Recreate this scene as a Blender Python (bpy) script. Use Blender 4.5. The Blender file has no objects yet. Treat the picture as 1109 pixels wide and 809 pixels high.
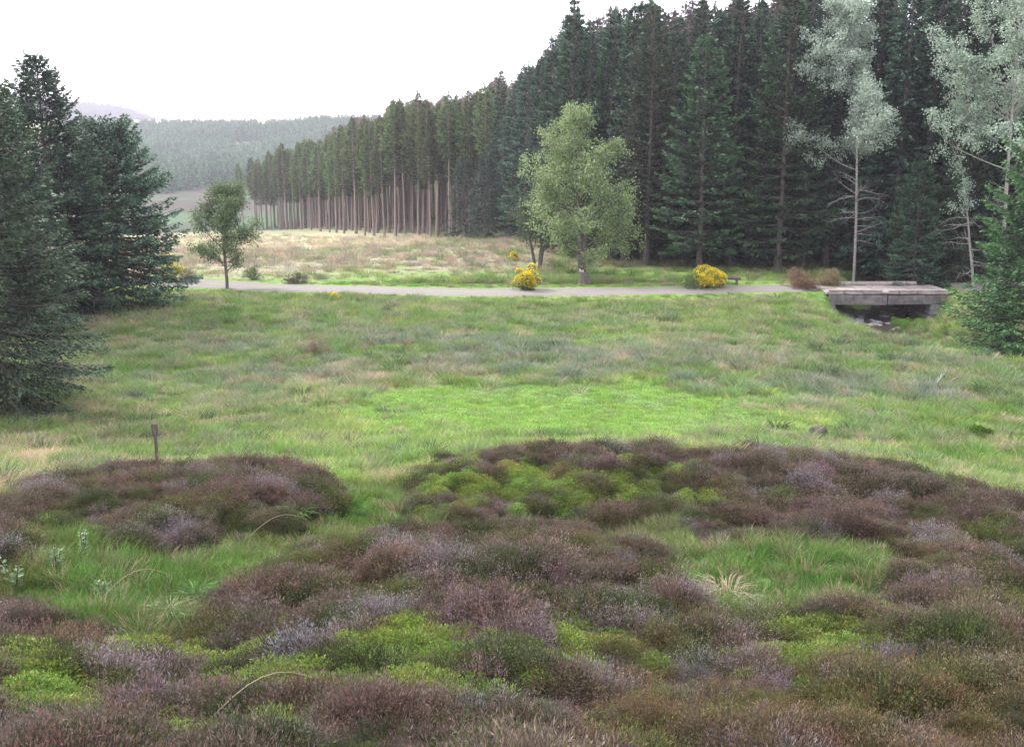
import bpy, math, random
import numpy as np
from mathutils import Vector
R = math.radians
rng = np.random.default_rng(7)
random.seed(7)
S = bpy.context.scene
COL = S.collection

# ------------------------------------------------------------------ camera, sky, sun, exposure
CAM = np.array([0.0, 0.0, 8.5]); PITCH = R(12.4); FPX = 1088.0; CX, CY = 554.5, 404.5
cd = bpy.data.cameras.new('camera'); cam = bpy.data.objects.new('camera', cd); COL.objects.link(cam)
cam.location = CAM; cam.rotation_euler = (R(90) - PITCH, 0, 0)
cd.sensor_width = 36; cd.lens = 36 * FPX / 1109; cd.clip_start = 0.1; cd.clip_end = 12000
S.camera = cam
SUN_EL, SUN_AZ = 42, -52            # azimuth from +Y towards +X
W = bpy.data.worlds.new('World'); S.world = W; W.use_nodes = True
nt = W.node_tree; nt.nodes.clear()
o_ = nt.nodes.new('ShaderNodeOutputWorld'); bg = nt.nodes.new('ShaderNodeBackground')
sky = nt.nodes.new('ShaderNodeTexSky'); sky.sky_type = 'NISHITA'; sky.sun_disc = False
sky.sun_elevation = R(SUN_EL); sky.sun_rotation = R(SUN_AZ)
# broken cloud cover: bright white cloud over the blue
tc = nt.nodes.new('ShaderNodeTexCoord'); mp = nt.nodes.new('ShaderNodeMapping'); mp.inputs['Scale'].default_value = (1, 1, 2.4)
nz = nt.nodes.new('ShaderNodeTexNoise'); nz.inputs['Scale'].default_value = 1.7; nz.inputs['Detail'].default_value = 6
rp = nt.nodes.new('ShaderNodeValToRGB'); rp.color_ramp.elements[0].position = .32; rp.color_ramp.elements[1].position = .6
rp.color_ramp.elements[0].color = (.80, .80, .80, 1); rp.color_ramp.elements[1].color = (1, 1, 1, 1)
mx = nt.nodes.new('ShaderNodeMix'); mx.data_type = 'RGBA'
mx.inputs[7].default_value = (13.2, 13.1, 14.0, 1)
nt.links.new(tc.outputs['Generated'], mp.inputs[0]); nt.links.new(mp.outputs[0], nz.inputs['Vector'])
nt.links.new(nz.outputs[0], rp.inputs[0]); nt.links.new(rp.outputs[0], mx.inputs[0])
nt.links.new(sky.outputs[0], mx.inputs[6]); nt.links.new(mx.outputs[2], bg.inputs[0])
bg.inputs[1].default_value = 0.10
nt.links.new(bg.outputs[0], o_.inputs[0])
sl = bpy.data.lights.new('sun', 'SUN'); sl.energy = 3.2; sl.angle = R(8); sl.color = (1, .95, .86)
so = bpy.data.objects.new('sun', sl); COL.objects.link(so)
sd = Vector((math.sin(R(SUN_AZ)) * math.cos(R(SUN_EL)), math.cos(R(SUN_AZ)) * math.cos(R(SUN_EL)), math.sin(R(SUN_EL))))
so.rotation_euler = sd.to_track_quat('Z', 'Y').to_euler(); so.location = (0, 0, 60)
S.view_settings.view_transform = 'Standard'; S.view_settings.look = 'None'
S.view_settings.exposure = 1.25; S.view_settings.gamma = 1.0
S.render.engine = 'CYCLES'
S.cycles.max_bounces = 6; S.cycles.diffuse_bounces = 3; S.cycles.glossy_bounces = 2
S.cycles.transmission_bounces = 3; S.cycles.volume_bounces = 0; S.cycles.transparent_max_bounces = 4
S.cycles.use_denoising = True

# ------------------------------------------------------------------ helpers
def mat(name, build):
    m = bpy.data.materials.new(name); m.use_nodes = True
    n = m.node_tree; n.nodes.clear(); build(n); return m
def N(n, t, **k):
    x = n.nodes.new(t)
    for a, b in k.items():
        if a in x.inputs.keys(): x.inputs[a].default_value = b
        else: setattr(x, a, b)
    return x
def leaf_mat(name, trans=.3, inst=None, var=.25, rough=.55, obj_random=False, scale=1.0):
    """leaf material coloured by the mesh attribute Col, shifted by a per-instance tint"""
    def b(n):
        L = n.links.new
        at = N(n, 'ShaderNodeAttribute', attribute_name='Col')
        c = at.outputs['Color']
        if inst:
            a2 = N(n, 'ShaderNodeAttribute', attribute_name=inst, attribute_type='INSTANCER')
            m_ = N(n, 'ShaderNodeMix', data_type='RGBA', blend_type='MULTIPLY'); m_.inputs[0].default_value = 1
            L(c, m_.inputs[6]); L(a2.outputs['Color'], m_.inputs[7]); c = m_.outputs[2]
        if obj_random:
            oi = N(n, 'ShaderNodeObjectInfo'); rp = N(n, 'ShaderNodeMapRange'); L(oi.outputs['Random'], rp.inputs[0])
            rp.inputs[3].default_value = 1 - var; rp.inputs[4].default_value = 1 + var
            h = N(n, 'ShaderNodeHueSaturation'); L(c, h.inputs['Color']); L(rp.outputs[0], h.inputs['Value'])
            r2 = N(n, 'ShaderNodeMath', operation='MULTIPLY_ADD'); L(oi.outputs['Random'], r2.inputs[0]); r2.inputs[1].default_value = .045; r2.inputs[2].default_value = .485
            L(r2.outputs[0], h.inputs['Hue']); c = h.outputs[0]
        d = N(n, 'ShaderNodeBsdfPrincipled'); d.inputs['Roughness'].default_value = rough; d.inputs['Specular IOR Level'].default_value = .18
        L(c, d.inputs['Base Color'])
        t = N(n, 'ShaderNodeBsdfTranslucent'); L(c, t.inputs[0])
        s = N(n, 'ShaderNodeMixShader'); s.inputs[0].default_value = trans
        L(d.outputs[0], s.inputs[1]); L(t.outputs[0], s.inputs[2])
        o = N(n, 'ShaderNodeOutputMaterial'); L(s.outputs[0], o.inputs[0])
    return mat(name, b)
def rough_mat(name, c1, c2, scale=5, bump=.3, rough=.9, dist=.02, stretch=(1, 1, 1), c3=None):
    def b(n):
        L = n.links.new
        t = N(n, 'ShaderNodeTexCoord'); m_ = N(n, 'ShaderNodeMapping'); m_.inputs['Scale'].default_value = stretch
        L(t.outputs['Object'], m_.inputs[0])
        z = N(n, 'ShaderNodeTexNoise'); z.inputs['Scale'].default_value = scale; z.inputs['Detail'].default_value = 8; z.inputs['Roughness'].default_value = .65
        L(m_.outputs[0], z.inputs['Vector'])
        r = N(n, 'ShaderNodeValToRGB'); r.color_ramp.elements[0].position = .35; r.color_ramp.elements[1].position = .65
        r.color_ramp.elements[0].color = (*c1, 1); r.color_ramp.elements[1].color = (*c2, 1)
        if c3: e = r.color_ramp.elements.new(.5); e.color = (*c3, 1)
        L(z.outputs[0], r.inputs[0])
        d = N(n, 'ShaderNodeBsdfPrincipled'); d.inputs['Roughness'].default_value = rough; d.inputs['Specular IOR Level'].default_value = .2
        L(r.outputs[0], d.inputs['Base Color'])
        bu = N(n, 'ShaderNodeBump'); bu.inputs['Strength'].default_value = bump; bu.inputs['Distance'].default_value = dist
        z2 = N(n, 'ShaderNodeTexNoise'); z2.inputs['Scale'].default_value = scale * 3; z2.inputs['Detail'].default_value = 6
        L(m_.outputs[0], z2.inputs['Vector']); L(z2.outputs[0], bu.inputs['Height']); L(bu.outputs[0], d.inputs['Normal'])
        o = N(n, 'ShaderNodeOutputMaterial'); L(d.outputs[0], o.inputs[0])
    return mat(name, b)

def mesh_quads(name, V, C=None, m=None, smooth=False):
    """V (n,4,3) loose quads, C (n,3) or (n,4,3) colours -> mesh data"""
    V = np.asarray(V, dtype=np.float32); n = len(V)
    me = bpy.data.meshes.new(name)
    me.vertices.add(n * 4); me.vertices.foreach_set('co', V.reshape(-1))
    me.loops.add(n * 4); me.loops.foreach_set('vertex_index', np.arange(n * 4, dtype=np.int32))
    me.polygons.add(n); me.polygons.foreach_set('loop_start', np.arange(0, n * 4, 4, dtype=np.int32))
    me.update(calc_edges=True)
    if C is not None:
        C = np.asarray(C, dtype=np.float32)
        if C.ndim == 2: C = np.repeat(C[:, None, :], 4, 1)
        a = me.color_attributes.new('Col', 'FLOAT_COLOR', 'POINT')
        a.data.foreach_set('color', np.concatenate([C.reshape(-1, 3), np.ones((n * 4, 1), np.float32)], 1).reshape(-1))
    if m: me.materials.append(m)
    return me
def mesh_indexed(name, V, F, C=None, m=None, smooth=True):
    V = np.asarray(V, np.float32); F = np.asarray(F, np.int32); k = F.shape[1]
    me = bpy.data.meshes.new(name)
    me.vertices.add(len(V)); me.vertices.foreach_set('co', V.reshape(-1))
    me.loops.add(F.size); me.loops.foreach_set('vertex_index', F.reshape(-1))
    me.polygons.add(len(F)); me.polygons.foreach_set('loop_start', np.arange(0, F.size, k, dtype=np.int32))
    me.update(calc_edges=True)
    if smooth: me.polygons.foreach_set('use_smooth', np.ones(len(F), bool))
    if C is not None:
        a = me.color_attributes.new('Col', 'FLOAT_COLOR', 'POINT')
        a.data.foreach_set('color', np.concatenate([np.asarray(C, np.float32), np.ones((len(V), 1), np.float32)], 1).reshape(-1))
    if m: me.materials.append(m)
    return me
def link(name, me, parent=None, loc=None, rz=None, sc=None):
    o = bpy.data.objects.new(name, me); COL.objects.link(o)
    if parent: o.parent = parent
    if loc is not None: o.location = [float(v) for v in loc]
    if rz is not None: o.rotation_euler[2] = rz
    if sc is not None: o.scale = (sc, sc, sc) if np.isscalar(sc) else sc
    return o
def tag(o, label=None, cat=None, group=None, kind=None):
    if label: o['label'] = label
    if cat: o['category'] = cat
    if group: o['group'] = group
    if kind: o['kind'] = kind
    return o
def copy_tree(src, loc, rz, sc, label=None, group=None, name=None):
    c = src.copy(); COL.objects.link(c)
    c.location = [float(v) for v in loc]; c.rotation_euler = (rng.normal(0, .018), rng.normal(0, .018), rz); c.scale = (sc, sc, sc) if np.isscalar(sc) else sc
    if label: c['label'] = label
    if group: c['group'] = group
    for ch in src.children:
        d = ch.copy(); COL.objects.link(d); d.parent = c
    return c
class Tubes:
    """tapered tubes collected into one indexed quad mesh"""
    def __init__(s, sides=6): s.V = []; s.F = []; s.n = 0; s.k = sides
    def add(s, pts, rad, k=None):
        k = k or s.k; pts = np.asarray(pts, float); m = len(pts)
        rad = np.broadcast_to(np.asarray(rad, float), (m,))
        t = np.gradient(pts, axis=0); t /= np.linalg.norm(t, axis=1, keepdims=True) + 1e-9
        ref = np.array([0, 0, 1.]) if abs(t[0, 2]) < .8 else np.array([1., 0, 0])
        a = np.cross(t, ref); a /= np.linalg.norm(a, axis=1, keepdims=True) + 1e-9; b = np.cross(t, a)
        ang = np.linspace(0, 2 * np.pi, k, endpoint=False)
        ring = pts[:, None] + rad[:, None, None] * (np.cos(ang)[None, :, None] * a[:, None] + np.sin(ang)[None, :, None] * b[:, None])
        s.V.append(ring.reshape(-1, 3))
        i = np.arange(m - 1)[:, None] * k; j = np.arange(k)[None]; j2 = (j + 1) % k
        s.F.append(np.stack([i + j, i + j2, i + k + j2, i + k + j], -1).reshape(-1, 4) + s.n)
        s.n += m * k
    def mesh(s, name, m): return mesh_indexed(name, np.concatenate(s.V), np.concatenate(s.F), None, m)
def unit(v): return v / (np.linalg.norm(v, axis=-1, keepdims=True) + 1e-9)
def leaves(P, D, L, Wd, r=rng, flat=.0):
    """diamond leaves at P along D; L length, Wd width; flat>0 biases the blade to lie level"""
    n = len(P); D = unit(D); q = unit(r.normal(size=(n, 3)) * (1 - flat) + np.array([0, 0, flat * 3.0]))
    s = unit(np.cross(D, q)); L = np.broadcast_to(L, (n,))[:, None]; Wd = np.broadcast_to(Wd, (n,))[:, None]
    mid = P + D * L * .45
    return np.stack([P, mid - s * Wd / 2, P + D * L, mid + s * Wd / 2], 1)

# value noise (numpy)
def _h(ix, iy, seed):
    h = (ix.astype(np.int64) * 374761393 + iy.astype(np.int64) * 668265263 + seed * 974711) & 0xffffffff
    h = ((h ^ (h >> 13)) * 1274126177) & 0xffffffff
    return ((h ^ (h >> 16)) & 0xffff) / 65535.0
def vnoise(x, y, s=0):
    ix = np.floor(x); iy = np.floor(y); fx = x - ix; fy = y - iy
    fx = fx * fx * (3 - 2 * fx); fy = fy * fy * (3 - 2 * fy)
    a = _h(ix, iy, s); b = _h(ix + 1, iy, s); c = _h(ix, iy + 1, s); d = _h(ix + 1, iy + 1, s)
    return (a * (1 - fx) + b * fx) * (1 - fy) + (c * (1 - fx) + d * fx) * fy
def fbm(x, y, s=0, o=4, rough=.5):
    v = 0; a = 1; t = 0
    for i in range(o):
        v = v + a * vnoise(x * 2 ** i + 17.3 * i, y * 2 ** i - 9.1 * i, s + i); t += a; a *= rough
    return v / t
def sstep(a, b, x):
    t = np.clip((x - a) / (b - a), 0, 1); return t * t * (3 - 2 * t)

# ------------------------------------------------------------------ measured ground (survey points)
cp_, sp_ = math.cos(PITCH), math.sin(PITCH)
def ray(px, py):
    u = (px - CX) / FPX; v = (CY - py) / FPX
    q = cp_ + v * sp_
    return u / q, (-sp_ + v * cp_) / q          # dx/dY, dz/dY
def proj(x, y, z):
    dz = z - CAM[2]; f = y * cp_ - dz * sp_; u = x / f; v = (y * sp_ + dz * cp_) / f
    bad = f < .1
    return np.where(bad, -9999, CX + u * FPX), np.where(bad, 9999, CY - v * FPX)
ctrl = []
def K(px, py, Y, veg=0.0):
    a, b = ray(px, py); ctrl.append((a * Y, Y, CAM[2] + b * Y - veg))       # veg: height of the plants measured at that point
def KZ(x, y, z): ctrl.append((x, y, z))
for px, Y in ((-300, 5.0), (0, 4.9), (280, 4.8), (554, 4.7), (830, 4.8), (1109, 5.0), (1400, 5.2)): K(px, 809, Y, .2)
for px, Y in ((-300, 8), (0, 6.6), (280, 6.6), (554, 6.3), (830, 6.4), (1109, 6.8)): K(px, 740, Y, .2)
for px, py, Y in ((60, 695, 7.9), (200, 695, 8.1), (360, 690, 7.9), (554, 680, 8.0), (700, 690, 8.2), (830, 695, 8.6), (960, 670, 9.6), (1109, 660, 10.2),
                  # hollow on the left, bank behind it
                  (60, 650, 10.4), (150, 640, 11.2), (240, 645, 10.8), (170, 600, 13.1), (290, 600, 12.6), (30, 600, 12.2),
                  (40, 550, 15.2), (170, 522, 16.6), (300, 530, 16.2), (-120, 540, 15.2),
                  # middle mound
                  (400, 620, 10.6), (420, 590, 12.0), (540, 584, 12.4), (640, 592, 12.2), (700, 630, 10.6), (540, 630, 10.2),
                  # grass gap, hollow on the right
                  (400, 558, 16.0), (430, 510, 19.0), (760, 640, 11.6), (850, 640, 11.9), (930, 615, 13.0), (800, 600, 13.6), (700, 582, 14.4), (560, 572, 15.4),
                  # long bank
                  (480, 520, 17.4), (520, 505, 18.0), (620, 497, 18.6), (740, 502, 18.6), (860, 502, 18.4), (960, 520, 17.6), (1060, 548, 16.6), (1150, 565, 16.2),
                  (620, 560, 16.0), (860, 570, 15.4), (1000, 590, 14.4), (1109, 610, 12.8)): K(px, py, Y, .24 if not (590 <= py <= 650 and (px < 260 or 740 < px < 940)) else .12)
# meadow
for px, py, Y in ((-200, 500, 24), (0, 500, 23.5), (120, 495, 23.8), (260, 500, 23.2), (360, 500, 22.6), (460, 480, 26), (620, 470, 28), (800, 475, 27.4), (940, 492, 25.4), (1060, 515, 23.2), (1160, 530, 22),
                  (0, 440, 31.5), (200, 440, 32.5), (400, 435, 33), (620, 430, 33.6), (850, 430, 33.4), (1060, 445, 31.5), (1300, 450, 31),
                  (100, 380, 43), (350, 380, 42.6), (620, 375, 43.2), (850, 372, 43.6), (1000, 378, 42.4), (1200, 378, 42.6),
                  (60, 345, 51), (300, 335, 54), (620, 335, 55), (850, 335, 55), (1100, 340, 54),
                  (100, 312, 63.6), (205, 314, 63.4), (300, 317, 62), (500, 323, 59.2), (700, 322.5, 59.2), (870, 320, 59.8), (1030, 319, 60), (1200, 318, 60),
                  (245, 300, 68), (400, 300, 68), (560, 300, 67.6), (640, 301, 67), (760, 303, 66), (900, 300, 66.5), (1100, 300, 66),
                  (600, 285, 76), (700, 288, 74), (850, 289, 73), (1000, 290, 72), (1200, 290, 72),
                  (300, 275, 92), (450, 272, 92), (540, 265, 96), (200, 272, 96),
                  (300, 256, 132), (400, 256.5, 142), (450, 256, 136), (500, 253, 132), (560, 253, 120), (200, 262, 118), (100, 262, 118),
                  (350, 251, 172), (310, 250, 202), (270, 249, 238), (240, 250, 190)): K(px, py, Y)
for x, y, z in ((0, 0, 6.95), (0, 2.2, 6.75), (-3, 1, 6.95), (3, 1, 6.95), (0, -5, 7.1), (-9, -3, 6.8), (9, -3, 6.8), (0, -40, 6.5), (-40, -20, 5), (40, -20, 5),
                (-40, 20, 2.2), (45, 25, 2.2), (-60, 60, .6), (70, 70, 1), (40, 120, 3.2), (10, 150, 3.5), (80, 160, 6), (-120, 120, -1), (-300, 100, 4), (200, 300, 14), (0, 260, 8), (60, 500, 30), (400, 300, 20)): KZ(x, y, z)
# the far hill
for px, py, Y in ((190, 246, 260), (230, 236, 330), (120, 240, 300), (200, 216, 400), (120, 212, 420), (300, 215, 420), (120, 195, 490), (200, 194, 500), (280, 193, 500), (420, 195, 520),
                  (120, 160, 690), (250, 160, 690), (400, 160, 690), (120, 136, 880), (250, 134, 880), (330, 130, 880), (450, 130, 880), (150, 130, 960), (330, 128, 960), (450, 128, 960), (650, 126, 960), (900, 128, 960)): K(px, py, Y)
for px, z in ((-400, 60), (-150, 60), (100, 24), (400, 16), (800, 16), (1300, 16)): ctrl.append((ray(px, 130)[0] * 1250, 1250, z))
for px, py in ((-300, 118), (0, 114), (100, 121), (150, 126), (190, 131)): K(px, py, 1750)
for px, z in ((400, 10), (900, 10), (1300, 0)): ctrl.append((ray(px, 130)[0] * 1750, 1750, z))
for px in (-300, 150, 600, 1200): ctrl.append((ray(px, 130)[0] * 2600, 2600, -30))
for x, y, z in ((-170, 200, -8), (-120, 170, -7.5), (-1500, 0, 20), (1500, 0, 20), (0, -1500, 10), (-800, 800, 55), (900, 900, 30), (-2000, 1500, 0), (2000, 1500, 0)): KZ(x, y, z)
ctrl = np.array(ctrl)
def _uv(x, y):
    r = np.hypot(x, y + 1.5) + .5
    return np.arctan2(x, y + 1.5) * 1.6, np.log(r + 1.0) * 1.5
cu, cv = _uv(ctrl[:, 0], ctrl[:, 1]); n_c = len(ctrl)
def _phi(d2): return .5 * d2 * np.log(d2 + 1e-9)
A_ = np.zeros((n_c + 3, n_c + 3))
A_[:n_c, :n_c] = _phi((cu[:, None] - cu) ** 2 + (cv[:, None] - cv) ** 2) + np.eye(n_c) * 2e-4
A_[:n_c, n_c:] = np.stack([np.ones(n_c), cu, cv], 1); A_[n_c:, :n_c] = A_[:n_c, n_c:].T
# heights are fitted relative to distance so that far errors weigh like near ones
rc = np.hypot(ctrl[:, 0], ctrl[:, 1] + 1.5) + 4
w_ = np.linalg.solve(A_, np.concatenate([(ctrl[:, 2] - 8.5) / rc, [0, 0, 0]]))
def base_h(x, y):
    x = np.asarray(x, float); y = np.asarray(y, float); sh = x.shape; x = x.ravel(); y = y.ravel()
    u, v = _uv(x, y); out = np.empty(len(x))
    for i in range(0, len(x), 20000):
        s_ = slice(i, i + 20000)
        out[s_] = _phi((u[s_, None] - cu) ** 2 + (v[s_, None] - cv) ** 2) @ w_[:n_c] + w_[n_c] + w_[n_c + 1] * u[s_] + w_[n_c + 2] * v[s_]
    return (out * (np.hypot(x, y + 1.5) + 4) + 8.5).reshape(sh)
# road centre line and stream line, in metres
def line_pts(l):
    return np.array([(ray(px, py)[0] * Y, Y) for px, py, Y in l])
ROAD = line_pts([(-300, 300, 70), (60, 308, 67), (205, 312, 65.2), (300, 316, 63.4), (400, 319, 61.8), (500, 321, 60.8), (620, 321, 60.8), (750, 319, 61.4), (870, 317, 61.9), (960, 316, 62.0), (1050, 316, 62), (1200, 316, 63), (1500, 316, 70)])
STREAM = line_pts([(1000, 280, 84), (975, 300, 70), (962, 320, 62), (958, 335, 57.5), (975, 355, 50.5), (1030, 372, 46), (1110, 385, 42.5), (1250, 400, 39), (1500, 420, 36)])
def dist_line(x, y, L):
    best = np.full(np.shape(x), 1e9)
    for a, b in zip(L[:-1], L[1:]):
        d = b - a; t = np.clip(((x - a[0]) * d[0] + (y - a[1]) * d[1]) / (d @ d), 0, 1)
        best = np.minimum(best, np.hypot(x - a[0] - t * d[0], y - a[1] - t * d[1]))
    return best
# outlines of the vegetation areas as surveyed from the photograph
def inpoly(px, py, P):
    P = np.array(P, float); r = np.zeros(np.shape(px), bool)
    for (x1, y1), (x2, y2) in zip(P, np.roll(P, -1, 0)):
        c = ((y1 > py) != (y2 > py)) & (px < (x2 - x1) * (py - y1) / (y2 - y1 + 1e-12) + x1)
        r ^= c
    return r
def ell(px, py, cx, cy, rx, ry): return np.clip(1.4 - np.hypot((px - cx) / rx, (py - cy) / ry), 0, 1)
BANK_LEFT = [(-400, 560), (0, 545), (60, 522), (120, 508), (200, 512), (290, 505), (330, 520), (372, 545), (360, 555), (300, 565), (330, 585), (250, 590), (160, 605), (100, 580), (40, 590), (0, 625), (-400, 640)]
BANK_LONG = [(447, 520), (480, 500), (560, 486), (650, 484), (740, 493), (830, 492), (900, 492), (980, 515), (1109, 555), (1600, 640), (1600, 900), (960, 900), (950, 662), (985, 615), (960, 600), (900, 590), (850, 583), (760, 590), (740, 565), (600, 568), (520, 570), (450, 562)]
FRONT = [(-600, 1500), (-500, 640), (0, 660), (60, 668), (110, 700), (170, 712), (230, 700), (225, 665), (280, 640), (330, 600), (400, 590), (480, 578), (600, 578), (680, 590), (720, 640), (740, 670), (790, 690), (870, 675), (950, 660), (1000, 630), (1800, 700), (1800, 1500)]
def heather_mask(x, y, z):
    px, py = proj(x, y, z)
    w1 = 14 * (fbm(x * .9, y * .9, 3) - .5) * 2; w2 = 9 * (fbm(x * .9 + 40, y * .9, 5) - .5) * 2
    m = inpoly(px + w1, py + w2, BANK_LEFT) | inpoly(px + w1, py + w2, BANK_LONG) | inpoly(px + w1, py + w2, FRONT)
    near = np.hypot(x, y) < 21.5
    return (m & near) | (np.hypot(x, y) < 4.2) | ((y < 4) & (np.hypot(x, y) < 40))
def height(x, y, fine=True):
    z = base_h(x, y); r = np.hypot(x, y)
    if fine:
        near = sstep(.5, 3, r)
        z = z + near * (fbm(x * .22, y * .22, 11, 3) - .5) * .35 * sstep(150, 20, r)
        z = z + near * (fbm(x * 1.3, y * 1.3, 21, 3) - .5) * .16 * sstep(90, 20, r)
        z = z + near * (fbm(x * 1.1 + 3, y * 1.1, 23, 2) - .5) * .38 * sstep(24, 20, r)
    ds = dist_line(x, y, STREAM); ds = ds * (1 - .30 * np.clip(1.6 - np.abs(y - 60.5) / 4.5, 0, 1)); z = z - 1.75 * (1 - sstep(1.0, 4.0, ds + (fbm(x * .7, y * .7, 31) - .5) * 1.0)) * (r < 120)
    dr = dist_line(x, y, ROAD)
    k = 1 - sstep(1.5, 3.6, dr); k = k * sstep(1.9, 2.5, ds) * (r < 130)
    return z * (1 - k) + k * (base_h(x, y) + .08)
def ground_hit(px, py):
    a, b = ray(px, py); Y = np.exp(np.linspace(math.log(3), math.log(1200), 900))
    z = height(a * Y, Y); f = CAM[2] + b * Y - z; i = np.argmax(f < 0)
    y0, y1 = Y[i - 1], Y[i]; t = f[i - 1] / (f[i - 1] - f[i]); y = y0 + (y1 - y0) * t
    return np.array([a * y, y, float(height(np.array([a * y]), np.array([y]))[0])])
def at_depth(px, Y):
    py = 300.
    for _ in range(6):
        a, b = ray(px, py); x = a * Y; z = float(height(np.array([x]), np.array([float(Y)]))[0]); py = proj(x, Y, z)[1]
    return np.array([x, Y, z])

# ------------------------------------------------------------------ ground colours
def mixc(a, b, t): return a * (1 - t[..., None]) + np.asarray(b) * t[..., None]
def ground_colour(x, y, z):
    px, py = proj(x, y, z); r = np.hypot(x, y)
    n1 = fbm(x * .35, y * .35, 41, 4); n2 = fbm(x * 1.6, y * 1.6, 43, 3); n3 = fbm(x * .12, y * .12, 45, 3)
    c = np.ones(x.shape + (3,)) * np.array([.115, .205, .045])
    c = mixc(c, [.155, .235, .060], sstep(.45, .62, n1) * .8)
    c = mixc(c, [.16, .17, .095], sstep(.5, .62, n2) * .5)
    # rushy grey-green and straw
    rush = np.clip(ell(px, py, 500, 390, 230, 45) + ell(px, py, 880, 420, 300, 50) + ell(px, py, 200, 400, 200, 60) * .6, 0, 1)
    rush = rush * sstep(.40, .56, n1 * .5 + n2 * .5)
    c = mixc(c, [.135, .175, .115], rush * .85)
    straw = np.clip(ell(px, py, 30, 510, 70, 28) + ell(px, py, 90, 480, 130, 40) * .5 + ell(px, py, 430, 412, 110, 16) * .8 + ell(px, py, 820, 400, 80, 14) * .5 + ell(px, py, 120, 350, 60, 10) * .7, 0, 1) * sstep(.42, .6, n2)
    c = mixc(c, [.30, .26, .15], straw * .8)
    # bright short sward
    pw, qw = px + 110 * (fbm(x * .3, y * .3, 47, 3) - .5), py + 34 * (fbm(x * .45 + 7, y * .45, 49, 3) - .5)
    br = np.clip(ell(pw, qw, 660, 450, 250, 32) * 1.5 + ell(pw, qw, 540, 428, 150, 14) * 1.2 + ell(pw, qw, 390, 490, 110, 34) * .9 + ell(pw, qw, 395, 545, 60, 30) + ell(pw, qw, 330, 430, 60, 12) * .5 + ell(px, py, 950, 455, 200, 12) * .5 + ell(px, py, 680, 368, 60, 14) * .8, 0, 1)
    br = br * (.5 + .5 * sstep(.62, .42, n2))
    c = mixc(c, [.180, .29, .065], np.clip(br, 0, 1) * .85 * (r < 60))
    # rough cleared ground beyond the track
    d = sstep(66, 74, r) * (px < 600)
    rg = np.ones_like(c) * np.array([.18, .19, .11]); rg = mixc(rg, [.23, .205, .15], sstep(.45, .6, n2)); rg = mixc(rg, [.13, .19, .06], sstep(.5, .62, n1) * .7)
    c = c * (1 - d[..., None]) + rg * d[..., None]
    pale = sstep(98, 108, r) * (px < 470) * sstep(1.0, .6, np.abs(py - 264) / 22)  # paler ground colour imitates a patch of sunlight before the far trees
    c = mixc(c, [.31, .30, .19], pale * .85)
    # forest floor
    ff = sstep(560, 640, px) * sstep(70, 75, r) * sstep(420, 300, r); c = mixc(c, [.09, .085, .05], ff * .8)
    # far valley side
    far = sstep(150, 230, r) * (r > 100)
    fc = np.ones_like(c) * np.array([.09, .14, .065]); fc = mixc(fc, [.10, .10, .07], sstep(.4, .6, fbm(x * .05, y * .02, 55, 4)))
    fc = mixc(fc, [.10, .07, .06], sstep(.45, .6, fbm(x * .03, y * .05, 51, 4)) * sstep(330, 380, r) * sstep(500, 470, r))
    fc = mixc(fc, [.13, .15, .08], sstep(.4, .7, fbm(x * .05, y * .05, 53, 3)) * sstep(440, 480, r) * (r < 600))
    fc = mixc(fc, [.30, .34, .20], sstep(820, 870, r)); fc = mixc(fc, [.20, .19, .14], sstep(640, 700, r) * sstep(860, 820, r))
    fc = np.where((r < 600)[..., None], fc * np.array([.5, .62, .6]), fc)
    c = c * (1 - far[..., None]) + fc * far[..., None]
    # heather soil and moss, darkened to imitate shadow between the clumps
    hm = heather_mask(x, y, z).astype(float)
    hc = np.ones_like(c) * np.array([.04, .05, .02]); hc = mixc(hc, [.09, .12, .03], sstep(.5, .64, n2)); hc = mixc(hc, [.05, .04, .035], sstep(.55, .65, n1) * .7)
    c = c * (1 - hm[..., None]) + hc * hm[..., None]
    # lush hollows
    lush = np.clip(ell(px, py, 170, 640, 190, 60) + ell(px, py, 850, 625, 150, 60) + ell(px, py, 390, 555, 80, 30), 0, 1) * (1 - hm) * (r < 20)
    c = mixc(c, [.075, .19, .030], lush * .8)
    # stream banks
    ds = dist_line(x, y, STREAM)
    c = mixc(c, [.05, .04, .035], sstep(1.9, .9, ds) * (r < 90))
    return np.clip(c * (.82 + .36 * n2[..., None]), 0, 1)

def ground_shader(n):
    L = n.links.new
    at = N(n, 'ShaderNodeAttribute', attribute_name='Col'); g = N(n, 'ShaderNodeNewGeometry')
    z = N(n, 'ShaderNodeTexNoise'); z.inputs['Scale'].default_value = 7; z.inputs['Detail'].default_value = 9; z.inputs['Roughness'].default_value = .7
    L(g.outputs['Position'], z.inputs['Vector'])
    r = N(n, 'ShaderNodeMapRange'); L(z.outputs[0], r.inputs[0]); r.inputs[1].default_value = .3; r.inputs[2].default_value = .7; r.inputs[3].default_value = .6; r.inputs[4].default_value = 1.4
    h = N(n, 'ShaderNodeHueSaturation'); L(at.outputs['Color'], h.inputs['Color']); L(r.outputs[0], h.inputs['Value'])
    d = N(n, 'ShaderNodeBsdfPrincipled'); d.inputs['Roughness'].default_value = .95; d.inputs['Specular IOR Level'].default_value = .1
    L(h.outputs[0], d.inputs['Base Color'])
    bu = N(n, 'ShaderNodeBump'); bu.inputs['Strength'].default_value = .8; bu.inputs['Distance'].default_value = .06; L(z.outputs[0], bu.inputs['Height']); L(bu.outputs[0], d.inputs['Normal'])
    o = N(n, 'ShaderNodeOutputMaterial'); L(d.outputs[0], o.inputs[0])
M_ground = mat('ground', ground_shader)
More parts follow.
